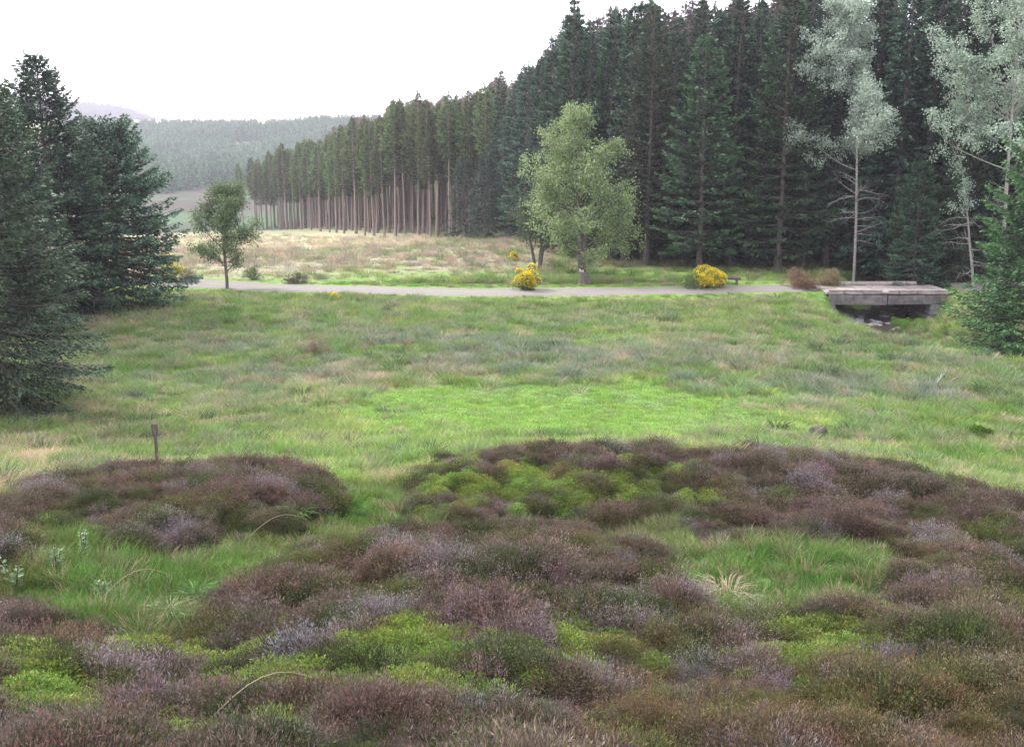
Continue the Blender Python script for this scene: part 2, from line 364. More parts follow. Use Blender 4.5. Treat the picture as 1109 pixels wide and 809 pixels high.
th = np.concatenate([np.linspace(-180, -36, 60, endpoint=False), np.linspace(-36, 36, 620, endpoint=False), np.linspace(36, 180, 60, endpoint=False)])
rr = np.concatenate([[.0001, .5, 1.0, 1.6, 2.2], np.exp(np.linspace(math.log(2.8), math.log(2600), 560))])
TH, RR = np.meshgrid(np.radians(th), rr); GX, GY = RR * np.sin(TH), RR * np.cos(TH)
GZ = height(GX, GY); nt_, nr_ = len(th), len(rr)
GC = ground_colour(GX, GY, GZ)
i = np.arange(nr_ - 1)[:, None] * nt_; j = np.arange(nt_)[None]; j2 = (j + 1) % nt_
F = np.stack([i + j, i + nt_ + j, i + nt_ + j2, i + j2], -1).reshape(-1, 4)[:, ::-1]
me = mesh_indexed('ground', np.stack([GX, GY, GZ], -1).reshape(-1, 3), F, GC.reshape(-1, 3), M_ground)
g_ = tag(link('ground', me), kind='structure')
if g_.data.polygons[nt_ * 50].normal.z < 0: me.flip_normals()

# ------------------------------------------------------------------ track
def resample(L, step):
    s = np.concatenate([[0], np.cumsum(np.linalg.norm(np.diff(L, axis=0), axis=1))])
    # smooth by Catmull-Rom style interpolation on each coordinate
    t = np.arange(0, s[-1], step); out = np.stack([np.interp(t, s, L[:, k]) for k in (0, 1)], 1)
    w = max(3, int(5 / step)) | 1; ker = np.hanning(w + 2)[1:-1]; ker /= ker.sum()
    for k in (0, 1): out[:, k] = np.convolve(np.pad(out[:, k], w // 2, mode='reflect', reflect_type='odd'), ker, 'valid')
    return out
RL = resample(ROAD, .5)
def road_shader(n):
    L = n.links.new
    at = N(n, 'ShaderNodeAttribute', attribute_name='Col'); g = N(n, 'ShaderNodeNewGeometry')
    z = N(n, 'ShaderNodeTexNoise'); z.inputs['Scale'].default_value = 14; z.inputs['Detail'].default_value = 8; z.inputs['Roughness'].default_value = .75
    L(g.outputs['Position'], z.inputs['Vector'])
    r = N(n, 'ShaderNodeMapRange'); L(z.outputs[0], r.inputs[0]); r.inputs[1].default_value = .3; r.inputs[2].default_value = .7; r.inputs[3].default_value = .72; r.inputs[4].default_value = 1.3
    h = N(n, 'ShaderNodeHueSaturation'); L(at.outputs['Color'], h.inputs['Color']); L(r.outputs[0], h.inputs['Value'])
    d = N(n, 'ShaderNodeBsdfPrincipled'); d.inputs['Roughness'].default_value = .92
    L(h.outputs[0], d.inputs['Base Color']); bu = N(n, 'ShaderNodeBump'); bu.inputs['Strength'].default_value = .6; bu.inputs['Distance'].default_value = .03
    L(z.outputs[0], bu.inputs['Height']); L(bu.outputs[0], d.inputs['Normal'])
    o = N(n, 'ShaderNodeOutputMaterial'); L(d.outputs[0], o.inputs[0])
M_road = mat('gravel_track', road_shader)
tg = unit(np.gradient(RL, axis=0)); nr = np.stack([-tg[:, 1], tg[:, 0]], 1)
offs = np.linspace(-1, 1, 13)
half = 1.28 + .22 * (fbm(RL[:, 0] * .5, RL[:, 1] * .5, 61) - .5)[:, None]
RX = RL[:, 0, None] + nr[:, 0, None] * offs * half; RY = RL[:, 1, None] + nr[:, 1, None] * offs * half
jag = (fbm(RX * 1.2, RY * 1.2, 63) - .5) * .5 * (np.abs(offs) > .95); RX = RX + nr[:, 0, None] * jag; RY = RY + nr[:, 1, None] * jag
RZ = height(RX, RY) + .05 - .05 * (np.abs(offs) > .95) - .03 * np.exp(-((np.abs(offs) - .5) / .18) ** 2)
sd_ = dist_line(RX, RY, STREAM); RZ = np.where(sd_ < 4.6, base_h(RX, RY) + .1, RZ)
RC = np.ones(RX.shape + (3,)) * np.array([.150, .132, .130]); RC = mixc(RC, [.15, .17, .08], np.exp(-(offs / .16) ** 2)[None, :] * sstep(.4, .55, fbm(RX * 1.5, RY * 1.5, 65)) * .8)
m_, k_ = RX.shape; i = np.arange(m_ - 1)[:, None] * k_; j = np.arange(k_ - 1)[None]
cen = sd_[:-1, 6]                                      # the deck of the bridge carries the track over the stream
keep = np.repeat((cen > 3.3)[:, None], k_ - 1, 1).reshape(-1)
F = np.stack([i + j, i + j + 1, i + k_ + j + 1, i + k_ + j], -1).reshape(-1, 4)[keep]
me = mesh_indexed('road', np.stack([RX, RY, RZ], -1).reshape(-1, 3), F, RC.reshape(-1, 3), M_road)
if me.polygons[10].normal.z < 0: me.flip_normals()
tag(link('road', me), kind='structure')

# stream water
SL = resample(STREAM, .5); tg = unit(np.gradient(SL, axis=0)); nr = np.stack([-tg[:, 1], tg[:, 0]], 1)
zc = height(SL[:, 0], SL[:, 1]); zc = np.convolve(np.pad(zc, 6, mode='edge'), np.ones(13) / 13, 'valid') + .12
V = np.stack([np.concatenate([SL + nr * o, zc[:, None]], 1) for o in (-1.1, 1.1)], 1).reshape(-1, 3)
i = np.arange(len(SL) - 1) * 2; F = np.stack([i, i + 1, i + 3, i + 2], 1)
def water_shader(n):
    L = n.links.new
    d = N(n, 'ShaderNodeBsdfPrincipled'); d.inputs['Base Color'].default_value = (.03, .025, .02, 1); d.inputs['Roughness'].default_value = .35; d.inputs['Specular IOR Level'].default_value = .25
    z = N(n, 'ShaderNodeTexNoise'); z.inputs['Scale'].default_value = 3; bu = N(n, 'ShaderNodeBump'); bu.inputs['Strength'].default_value = .5
    L(z.outputs[0], bu.inputs['Height']); L(bu.outputs[0], d.inputs['Normal']); o = N(n, 'ShaderNodeOutputMaterial'); L(d.outputs[0], o.inputs[0])
tag(link('water', mesh_indexed('water', V, F, None, mat('water', water_shader))), kind='structure')

# ------------------------------------------------------------------ scattered ground cover (stuff, geometry nodes)
def scatter(name, protos, P, rot, scl, idx, tint, label, cat):
    pc = bpy.data.collections.new(name + '_kinds')
    for k, me in enumerate(protos):
        pc.objects.link(bpy.data.objects.new('%s_kind_%02d' % (name, k), me))
    me = bpy.data.meshes.new(name); n = len(P)
    me.vertices.add(n); me.vertices.foreach_set('co', np.asarray(P, np.float32).reshape(-1))
    for nm, tp, dat, key in (('rot', 'FLOAT_VECTOR', rot, 'vector'), ('scl', 'FLOAT_VECTOR', scl, 'vector'), ('tint', 'FLOAT_VECTOR', tint, 'vector'), ('pick', 'INT', idx, 'value')):
        a = me.attributes.new(nm, tp, 'POINT'); a.data.foreach_set(key, np.asarray(dat, np.int32 if tp == 'INT' else np.float32).reshape(-1))
    o = link(name, me)
    g = bpy.data.node_groups.new(name, 'GeometryNodeTree')
    g.interface.new_socket('Geometry', in_out='INPUT', socket_type='NodeSocketGeometry'); g.interface.new_socket('Geometry', in_out='OUTPUT', socket_type='NodeSocketGeometry')
    gi = g.nodes.new('NodeGroupInput'); go = g.nodes.new('NodeGroupOutput'); ip = g.nodes.new('GeometryNodeInstanceOnPoints')
    ci = g.nodes.new('GeometryNodeCollectionInfo'); ci.inputs['Collection'].default_value = pc; ci.inputs['Separate Children'].default_value = True; ci.inputs['Reset Children'].default_value = True
    def na(nm, t):
        a = g.nodes.new('GeometryNodeInputNamedAttribute'); a.data_type = t; a.inputs['Name'].default_value = nm; return a.outputs['Attribute']
    g.links.new(gi.outputs[0], ip.inputs['Points']); g.links.new(ci.outputs[0], ip.inputs['Instance']); ip.inputs['Pick Instance'].default_value = True
    e2r = g.nodes.new('FunctionNodeEulerToRotation'); g.links.new(na('rot', 'FLOAT_VECTOR'), e2r.inputs[0]); g.links.new(e2r.outputs[0], ip.inputs['Rotation'])
    g.links.new(na('scl', 'FLOAT_VECTOR'), ip.inputs['Scale']); g.links.new(na('pick', 'INT'), ip.inputs['Instance Index'])
    g.links.new(ip.outputs[0], go.inputs[0])
    md = o.modifiers.new('scatter', 'NODES'); md.node_group = g
    return tag(o, label, cat, kind='stuff')

M_inst = leaf_mat('ground_cover', trans=.3, inst='tint')
def vary(c, n, k=.25, r=rng): return np.clip(np.asarray(c)[None] * (1 + k * r.uniform(-1, 1, (n, 1))) * (1 + .12 * r.uniform(-1, 1, (n, 3))), 0, 1)
def blades(n, rad, h, w, lean=.35, r=rng, droop=.4):
    a = r.uniform(0, 2 * np.pi, n); q = rad * np.sqrt(r.uniform(0, 1, n)); P = np.stack([q * np.cos(a), q * np.sin(a), np.zeros(n)], 1)
    D = unit(np.stack([np.cos(a) * lean * q / rad + r.normal(0, .2, n), np.sin(a) * lean * q / rad + r.normal(0, .2, n), np.ones(n)], 1))
    hh = h * r.uniform(.5, 1.15, n)[:, None]; s = unit(np.cross(D, r.normal(size=(n, 3)))) * w / 2
    mid = P + D * hh * .6; D2 = unit(D + np.stack([np.cos(a), np.sin(a), -np.ones(n)], 1) * droop); tip = mid + D2 * hh * .45
    q1 = np.stack([P - s, P + s, mid + s * .8, mid - s * .8], 1); q2 = np.stack([mid - s * .8, mid + s * .8, tip + s * .15, tip - s * .15], 1)
    return np.concatenate([q1, q2]), hh[:, 0]
def grass_proto(n, rad, h, w, straw=.12, lean=.35, droop=.4, base=(1, 1, 1)):
    V, _ = blades(n, rad, h, w, lean, droop=droop); C = vary(base, n, .42); s = rng.uniform(size=n) < straw; C[s] = C[s] * np.array([1.75, 1.25, 1.6])
    return mesh_quads('grass_tuft', V, np.concatenate([C, C]), M_inst)
def dome_dirs(n, r=rng, low=-.05):
    z = r.uniform(low, 1, n); a = r.uniform(0, 2 * np.pi, n); s = np.sqrt(np.clip(1 - z * z, 0, 1)); return np.stack([s * np.cos(a), s * np.sin(a), z], 1)
def heather_proto(n, rad, h, L, w, top, low, kind=0):
    d = dome_dirs(n); lump = 1 + .26 * np.sin(d[:, 0] * 7 + rng.uniform(0, 6)) * np.cos(d[:, 1] * 8 + rng.uniform(0, 6)) + .14 * rng.normal(size=n)
    P = d * np.array([rad, rad, h]) * (lump * rng.uniform(.66, 1, n))[:, None]; P[:, 2] = np.maximum(P[:, 2], 0)
    D = unit(d * np.array([.8, .8, .5]) + np.array([0, 0, .45]) + rng.normal(0, .4, (n, 3)))
    V = leaves(P, D, L * rng.uniform(.5, 1.2, n), w * rng.uniform(.6, 1.3, n))
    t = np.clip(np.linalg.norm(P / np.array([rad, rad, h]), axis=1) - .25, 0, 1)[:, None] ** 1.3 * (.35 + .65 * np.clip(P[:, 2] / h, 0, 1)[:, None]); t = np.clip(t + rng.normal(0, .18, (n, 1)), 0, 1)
    C = (np.asarray(low) * .55 * (1 - t) + np.asarray(top) * 1.12 * t) * (1 + .4 * rng.uniform(-1, 1, (n, 1)))  # inner and foot colour darkened, tops lightened, to imitate shadow between clumps
    return mesh_quads('heather_tuft', V, np.clip(C, 0, 1), M_inst)
def twiggy_proto(n, rad, h, c):
    """bare grey-violet heather: fine upright forking stems"""
    Vs = []; Cs = []
    for k in range(n):
        a = rng.uniform(0, 6.28); q = rad * .5 * math.sqrt(rng.uniform()); p = np.array([q * math.cos(a), q * math.sin(a), 0])
        d = unit(np.array([math.cos(a) * .8 * q / rad * 2, math.sin(a) * .8 * q / rad * 2, 1]) + rng.normal(0, .25, 3)); L_ = h * rng.uniform(.6, 1.15)
        m = 7; P0 = p + d * L_ * rng.uniform(.2, .9, (m, 1)); D0 = unit(d + rng.normal(0, .5, (m, 3)))
        P0 = np.concatenate([p[None], (p + d * L_ * .45)[None], P0]); D0 = np.concatenate([d[None], unit(d + rng.normal(0, .15, 3))[None], D0])
        LL = np.concatenate([[L_ * .6, L_ * .6], L_ * rng.uniform(.2, .4, m)])
        Vs.append(leaves(P0, D0, LL, .0055)); Cs.append(vary(c, m + 2, .3))
    return mesh_quads('twiggy_tuft', np.concatenate(Vs), np.concatenate(Cs), M_inst)
def bilberry_proto(n, rad, h, c):
    d = dome_dirs(n, low=.0); P = d * np.array([rad, rad, h]) * rng.uniform(.5, 1.05, n)[:, None]
    D = unit(d + rng.normal(0, .6, (n, 3)) + [0, 0, .3]); V = leaves(P, D, rng.uniform(.018, .04, n), .016)
    return mesh_quads('bilberry_tuft', V, vary(c, n, .35), M_inst)
# sample points
def sample(n, x0, x1, y0, y1):
    x = rng.uniform(x0, x1, n); y = rng.uniform(y0, y1, n); return x, y
def inview(px, py, m=60): return (px > -m) & (px < 1109 + m) & (py < 809 + m)

one = (1., 1., 1.)
HP = [heather_proto(4600, .30, .24, .034, .0072, (.138, .097, .084), (.055, .064, .024)) for _ in range(3)] + \
     [heather_proto(4600, .28, .22, .025, .0062, (.105, .115, .040), (.045, .058, .02)) for _ in range(2)] + \
     [heather_proto(4200, .28, .24, .028, .0058, (.215, .170, .185), (.085, .080, .055)) for _ in range(2)] + \
     [heather_proto(4600, .30, .26, .025, .0062, (.060, .075, .03), (.035, .045, .02))] + \
     [twiggy_proto(150, .3, .18, (.22, .175, .20)), twiggy_proto(150, .3, .16, (.27, .235, .25))] + \
     [bilberry_proto(1500, .28, .24, (.155, .21, .045)), bilberry_proto(1500, .26, .21, (.115, .17, .04))] + \
     [heather_proto(4600, .3, .23, .027, .0062, (.150, .105, .060), (.07, .075, .03))]
# sampled over an annulus so that density follows distance
def sample_ann(n, r0, r1, half_deg, power=1.6):
    u = rng.uniform(size=n); r = (r0 ** (2 - power) + u * (r1 ** (2 - power) - r0 ** (2 - power))) ** (1 / (2 - power)); a = np.radians(rng.uniform(-half_deg, half_deg, n))
    return r * np.sin(a), r * np.cos(a)
x, y = sample_ann(21000, 2.6, 22, 40, 1.0); z = height(x, y); px, py = proj(x, y, z)
k = heather_mask(x, y, z) & inview(px, py, 160); x, y, z, px, py = x[k], y[k], z[k], px[k], py[k]
a_ = fbm(x * 1.3, y * 1.3, 71, 3); b_ = fbm(x * 1.4 + 9, y * 1.4, 73, 3); c_ = fbm(x * 1.7, y * 1.7 + 5, 75, 3); n = len(x)
u = rng.uniform(size=n); pick = rng.integers(0, 3, n)
bil = np.clip(ell(px, py, 150, 750, 190, 55) + ell(px, py, 400, 740, 120, 45) + ell(px, py, 620, 720, 70, 30) + ell(px, py, 930, 690, 60, 30) * .8 + ell(px, py, 860, 720, 60, 30) + ell(px, py, 580, 530, 160, 30) * .9 + ell(px, py, 60, 590, 50, 20), 0, 1)
vio = np.clip(ell(px, py, 430, 705, 80, 40) + ell(px, py, 260, 715, 60, 22) + ell(px, py, 600, 690, 80, 30) + ell(px, py, 540, 780, 40, 50) + ell(px, py, 660, 750, 60, 26) + ell(px, py, 890, 690, 90, 24) + ell(px, py, 517, 490, 26, 16) + ell(px, py, 700, 665, 30, 16) + ell(px, py, 950, 730, 60, 22) + ell(px, py, 480, 620, 130, 30) * .6, 0, 1)
olv = np.clip(ell(px, py, 620, 540, 170, 30) + ell(px, py, 900, 770, 220, 40) + ell(px, py, 650, 680, 40, 20) + ell(px, py, 1060, 720, 70, 30) + ell(px, py, 330, 610, 40, 20), 0, 1)
pick = np.where((a_ + .12 * (u - .5) > .60) | (u < olv * .75), rng.integers(3, 5, n), pick)
pick = np.where((b_ + .14 * (u - .5) > .59) & (u < .8), rng.integers(5, 7, n), pick)
pick = np.where(u < vio * .75, rng.choice([5, 6, 5, 6, 8, 9], n), pick)
pick = np.where((c_ + .1 * (u - .5) > .655) & (u > .3), 7, pick)
pick = np.where(rng.uniform(size=n) < .16, rng.choice([3, 4, 0, 7, 12, 1], n), pick)
bn = fbm(x * 3.4, y * 3.4, 79, 2)
pick = np.where((u * .45 + bn < .46 + .40 * np.clip(bil * 1.3, 0, 1)) & (bil > 0), rng.integers(10, 12, n), pick)
pick = np.where((py > 735) & (px > 640) & (u > .55), 12, pick)
low = np.isin(pick, (10, 11)); s = rng.uniform(.7, 1.25, n) * np.where(low, 1, .66 + .8 * sstep(.32, .70, fbm(x * 2.3, y * 2.3, 77, 2)))
s = s * (.58 + .22 * sstep(4, 9, np.hypot(x, y)))
rot = np.stack([rng.normal(0, .12, n), rng.normal(0, .12, n), rng.uniform(0, 6.28, n)], 1)
tint = np.ones((n, 3)) * rng.uniform(.75, 1.25, (n, 1)) * (1 + .08 * rng.normal(size=(n, 3)))
scatter('heather', HP, np.stack([x, y, z - .03], 1), rot, np.stack([s, s, s * rng.uniform(.8, 1.25, n)], 1), pick, tint,
        'low brown, violet and olive heather and bilberry covering the near banks and mounds', 'heather')

# grass
GP = [grass_proto(70, .30, .20, .018), grass_proto(70, .28, .26, .016, .25), grass_proto(60, .3, .16, .016, .05), grass_proto(80, .25, .40, .010, .30, .6, .25), grass_proto(90, .35, .10, .018, .02), grass_proto(75, .17, .30, .018, .30, .7, .35)]
def grass_points(n, r0, r1, power, half=34):
    x, y = sample_ann(n, r0, r1, half, power); z = height(x, y); px, py = proj(x, y, z)
    k = inview(px, py, 120) & ~heather_mask(x, y, z) & (dist_line(x, y, ROAD) > 1.75) & (dist_line(x, y, STREAM) > 1.1); k &= ~((px > 600) & (np.hypot(x, y) > 78))
    return x[k], y[k], z[k], px[k], py[k]
xs = [grass_points(16000, 6, 22, 1.1), grass_points(70000, 19, 66, 1.1), grass_points(9000, 64, 140, 1.3)]
x, y, z, px, py = [np.concatenate([q[i] for q in xs]) for i in range(5)]; n = len(x); r = np.hypot(x, y)
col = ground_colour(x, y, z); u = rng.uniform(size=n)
pw, qw = px + 110 * (fbm(x * .3, y * .3, 47, 3) - .5), py + 34 * (fbm(x * .45 + 7, y * .45, 49, 3) - .5)
br = np.clip(ell(pw, qw, 660, 450, 250, 32) * 1.3 + ell(pw, qw, 540, 428, 150, 14) + ell(pw, qw, 390, 490, 110, 34) * .6, 0, 1) > u
pick = np.where(u < .35, 0, np.where(u < .6, 1, 2)); cl = fbm(x * .9, y * .9, 81, 3); pick = np.where((cl > .56) & ~br, 3, pick); pick = np.where(br, 4, pick)
hollow = (r < 19); pick = np.where(hollow & (u < .6), rng.choice([1, 3], n), pick)
pick = np.where((dist_line(x, y, ROAD) < 3) & (pick == 3), 2, pick)
clump = (fbm(x * 1.5, y * 1.5, 83, 3) > .57 - .05 * np.clip(ell(px, py, 500, 390, 230, 45) + ell(px, py, 880, 420, 300, 50), 0, 1)) & ~br & (r > 20) & (u > .25); pick = np.where(clump, 3, pick)
s = rng.uniform(.6, 1.2, n) * np.where(r < 19, .62, .8 * 1.0 + .012 * np.clip(r - 25, 0, 60))
rot = np.stack([rng.normal(0, .12, n), rng.normal(0, .12, n), rng.uniform(0, 6.28, n)], 1)
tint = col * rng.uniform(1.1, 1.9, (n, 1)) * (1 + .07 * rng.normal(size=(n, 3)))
tint = np.where((pick == 3)[:, None], tint * np.array([1.08, .98, 1.12]), tint)
tus = (r > 20) & (r < 62) & ~br & (rng.uniform(size=n) < .04 * (.3 + sstep(.42, .6, fbm(x * .3, y * .3, 87, 2)))); pick = np.where(tus, 5, pick); s = np.where(tus & (dist_line(x, y, ROAD) > 3.6), s * 1.15, s); tint = np.where(tus[:, None], np.where(rng.uniform(size=(n, 1)) < .4, np.array([.26, .24, .16]), np.array([.11, .15, .085])) * rng.uniform(.7, 1.2, (n, 1)), tint)
st = (fbm(x * 2.3 + 5, y * 2.3, 85, 2) > .70) & (r > 19) & ~br; tint = np.where(st[:, None], np.array([.33, .30, .19]), tint)
s = np.where(dist_line(x, y, ROAD) < 3.6, s * .45, s); s = np.where(clump, s * 1.25, s); tint = np.where(clump[:, None], tint * np.array([.68, .82, .74]), tint)
hs_ = (r < 19) & (rng.uniform(size=n) < .22); tint = np.where((r < 19)[:, None], tint * .62, tint); tint = np.where(hs_[:, None], np.array([.22, .22, .12]) * rng.uniform(.7, 1.2, (n, 1)), tint)
scatter('grass', GP, np.stack([x, y, z - .01], 1), rot, np.stack([s, s, s * rng.uniform(.7, 1.2, n) * np.where((r > 20) & (pick != 5), .78, 1)], 1), pick, np.clip(tint, 0, 1),
        'rough green grass and straw tussocks across the meadow and hollows', 'grass')

# ------------------------------------------------------------------ conifers
M_needle = leaf_mat('spruce_needles', trans=.12, obj_random=True, var=.32, rough=.6)
M_backlit = leaf_mat('backlit_spruce_needles', trans=.38, obj_random=True, var=.35, rough=.6)  # needle copy with raised translucency, imitating sunlight on the far crowns
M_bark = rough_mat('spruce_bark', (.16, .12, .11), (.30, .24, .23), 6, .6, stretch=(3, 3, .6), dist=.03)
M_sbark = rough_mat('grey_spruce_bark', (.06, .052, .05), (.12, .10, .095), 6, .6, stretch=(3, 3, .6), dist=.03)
M_palebark = rough_mat('pale_bark', (.15, .14, .135), (.34, .325, .31), 7, .4, stretch=(1, 1, 3))
M_darkbark = rough_mat('dark_bark', (.06, .055, .05), (.14, .12, .11), 6, .5, stretch=(2, 2, .6))
def make_spruce(H, R0, bare, spray, wspray, dens, seed, tipc, inc, whorl=.42, nb=6, narrow=1.0, dead=True, droop=.45, trunk_r=None, shell=.1, flat=.0, hang=1.0, tipat=.55):
    r = np.random.default_rng(seed); T = Tubes(7); tr = trunk_r or H * .011
    hs = np.linspace(0, H, 14); wob = r.normal(0, .03, (14, 2)).cumsum(0) * .5; wob -= wob[0]
    T.add(np.stack([wob[:, 0], wob[:, 1], hs], 1), tr * (1 - hs / H) ** .8 * (1 + .5 * np.exp(-hs / .4)) + .012, 8)
    PV = []; CV = []; h = bare
    while h < H - .25:
        t = (h - bare) / (H - bare); prof = ((1 - t) ** (.8 * narrow)) * (.72 + .28 * min(1, t * 5 + .2)) if narrow <= 1.2 else min(1.0, (1 - t) * 1.9) * (.6 + .4 * min(1, t * 3))
        k = nb if t < .9 else nb - 1; a0 = r.uniform(0, 6.28)
        for b in range(k):
            az = a0 + b * 6.283 / k + r.normal(0, .25); L = R0 * prof * r.uniform(.62, 1.12) + .12; hb = h + r.normal(0, .08)
            if r.uniform() < .06: L *= 1.2
            el = .15 + .75 * t - droop * (1 - t) + r.normal(0, .08); m = 7; s = np.linspace(0, 1, m)
            rad = L * s; zz = L * (math.tan(el) * s * .6 - droop * .55 * (s ** 1.6) * (1 - t) + .22 * s ** 3)
            sway = r.normal(0, .1) * s * s * L
            pts = np.stack([np.cos(az) * rad - np.sin(az) * sway, np.sin(az) * rad + np.cos(az) * sway, hb + zz], 1); pts[:, :2] += np.array([np.interp(hb, hs, wob[:, 0]), np.interp(hb, hs, wob[:, 1])])
            T.add(pts[[0, 2, 4, 6]], np.array([.028, .018, .01, .004]) * (L / 2 + .4), 3)
            ns = max(5, int(L / spray * dens * 1.5)); q = r.uniform(shell, 1.0, ns) ** .8
            base = np.stack([np.interp(q, s, pts[:, c]) for c in range(3)], 1); dirv = unit(pts[-1] - pts[2])[None]
            side = np.array([-math.sin(az), math.cos(az), 0]); sg = r.choice([-1, 1], ns)[:, None]
            wid = L * .36 * (1.08 - q) ** .7 + .05; off = r.uniform(0, 1, ns) * wid
            P = base + sg * side * off[:, None] + dirv * off[:, None] * .5 + np.array([0, 0, -1]) * hang * (off * r.uniform(.15, .55, ns) + r.uniform(0, .05, ns))[:, None]
            D = dirv * .8 + sg * side * r.uniform(.1, 1.0, (ns, 1)) + r.normal(0, .22, (ns, 3)) + np.array([0, 0, -1]) * hang * r.uniform(-.1, .85, (ns, 1))
            PV.append(leaves(P, D, spray * r.uniform(.6, 1.25, ns), wspray * r.uniform(.7, 1.3, ns), r, flat=flat))
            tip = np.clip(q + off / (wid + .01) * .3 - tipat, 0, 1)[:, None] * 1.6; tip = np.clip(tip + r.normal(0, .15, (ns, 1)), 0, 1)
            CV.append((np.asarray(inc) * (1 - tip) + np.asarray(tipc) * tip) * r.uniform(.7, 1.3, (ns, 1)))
        h += whorl * r.uniform(.7, 1.2) * (1 - .35 * t)
    if dead:
        for _ in range(int(bare * 7)):
            hb = r.uniform(.4, bare + .3); az = r.uniform(0, 6.28); L = r.uniform(.3, 1.1); p = np.array([0, 0, hb])
            e = p + np.array([math.cos(az) * L, math.sin(az) * L, -L * r.uniform(0, .35)]); T.add([p, (p + e) / 2 + [0, 0, .05], e], [.02, .012, .005], 3)
    # leader
    ns = 30; P = np.stack([r.normal(0, .03, ns), r.normal(0, .03, ns), H - r.uniform(0, .8, ns)], 1); PV.append(leaves(P, np.stack([r.normal(0, .5, ns), r.normal(0, .5, ns), np.ones(ns)], 1), spray, wspray, r)); CV.append(np.tile(np.asarray(tipc), (ns, 1)))
    return T, np.concatenate(PV), np.concatenate(CV)
def tree_thing(name, T, V, C, mt, ml, label, cat='tree', group=None, extra=()):
    root = bpy.data.objects.new(name, None); COL.objects.link(root); tag(root, label, cat, group)
    link('trunk', T.mesh('trunk', mt), root); link('crown', mesh_quads('crown', V, C, ml), root)
    return root
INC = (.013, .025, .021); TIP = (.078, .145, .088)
bareP = []; fullP = []
for q in range(4):
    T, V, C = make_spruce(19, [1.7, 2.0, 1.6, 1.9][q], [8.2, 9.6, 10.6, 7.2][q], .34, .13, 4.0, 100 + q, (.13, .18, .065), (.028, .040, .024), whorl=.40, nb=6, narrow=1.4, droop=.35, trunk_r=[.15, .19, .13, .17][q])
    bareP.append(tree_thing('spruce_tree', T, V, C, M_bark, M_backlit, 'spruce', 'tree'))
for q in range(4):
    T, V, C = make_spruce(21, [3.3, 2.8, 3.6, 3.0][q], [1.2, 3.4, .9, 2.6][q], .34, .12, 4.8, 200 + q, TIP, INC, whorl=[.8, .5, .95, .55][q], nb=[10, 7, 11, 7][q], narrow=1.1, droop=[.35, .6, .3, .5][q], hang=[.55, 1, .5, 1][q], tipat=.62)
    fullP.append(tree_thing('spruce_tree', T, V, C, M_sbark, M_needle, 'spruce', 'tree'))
used = set()
def put(proto, p, rz, sc, label, group):
    if proto.name not in used:
        used.add(proto.name); proto.location = [float(v) for v in p]; proto.rotation_euler = (rng.normal(0, .018), rng.normal(0, .018), rz); proto.scale = (sc, sc, sc) if np.isscalar(sc) else sc
        proto['label'] = label
        if group: proto['group'] = group
        return proto
    return copy_tree(proto, p, rz, sc, label, group)
# front edge of the wood: (px in the photo, depth m, top py) measured
EDGE = [(266, 236, 172), (275, 232, 176), (284, 222, 172), (293, 214, 168), (301, 206, 165), (309, 200, 160), (318, 192, 160), (327, 186, 155), (337, 178, 150), (346, 172, 152), (355, 166, 148),
        (364, 160, 138), (375, 154, 136), (386, 150, 128), (397, 146, 124), (408, 143, 130), (419, 140, 122), (430, 138, 106), (441, 136, 112), (452, 134, 104), (464, 132, 110), (475, 131, 108), (486, 130, 102), (497, 129, 104),
        (509, 127, 100), (520, 125, 96), (531, 122, 90), (543, 118, 80), (556, 112, 88), (570, 106, 66), (584, 99, 62), (600, 92, 40), (618, 84, 2), (636, 82, 22), (655, 80, 8), (676, 79, 4), (697, 78, 0),
        (718, 77, 12), (742, 76, -4), (766, 75, 4), (790, 75, -10), (815, 74, -4), (842, 73, -20), (868, 73, -30), (894, 72, -20), (935, 71, -30), (962, 70, -40), (990, 69, -30), (1018, 68, -40), (1048, 67, -30), (1080, 66, -30), (1112, 65, -40), (1145, 65, -40)]
ords = 'first second third fourth fifth sixth seventh eighth ninth tenth eleventh twelfth thirteenth fourteenth fifteenth sixteenth seventeenth eighteenth nineteenth twentieth'.split()
def ordn(k):
    if k < 20: return ords[k]
    return {2: 'twenty', 3: 'thirty', 4: 'forty', 5: 'fifty'}[(k + 1) // 10] + '-' + ords[(k + 1) % 10 - 1] if (k + 1) % 10 else {2: 'twentieth', 3: 'thirtieth', 4: 'fortieth', 5: 'fiftieth'}[(k + 1) // 10]
def forest_height(px, Y, top):
    p = at_depth(px, Y); a, b = ray(px, top); return p, CAM[2] + b * Y - p[2]
nb_ = 0; nf_ = 0
for i, (px, Y, top) in enumerate(EDGE):
    top += rng.uniform(-5, 6); p, Ht = forest_height(px + (rng.uniform(-3, 3) if px < 540 else 0), Y * rng.uniform(.98, 1.02), top); bare = px < 540
    if bare:
        lab = 'slim bare-trunked spruce, %s along the wood edge from its far end' % ordn(i)
        pr = bareP[i % 4]; sc = Ht / 19; wx = min(1.25, max(.85, sc)) 
        put(pr, p, rng.uniform(0, 6.28), (wx, wx, sc), lab, 'bare-trunked spruces along the far edge of the wood')
    else:
        lab = 'dark spruce branched low, %s along the wood edge from its far end' % ordn(i)
        pr = fullP[(i * 3 + i // 4) % 4]; sc = Ht / 21
        put(pr, p, rng.uniform(0, 6.28), (max(sc, .9), max(sc, .9), sc), lab, 'dark spruces at the front of the wood')
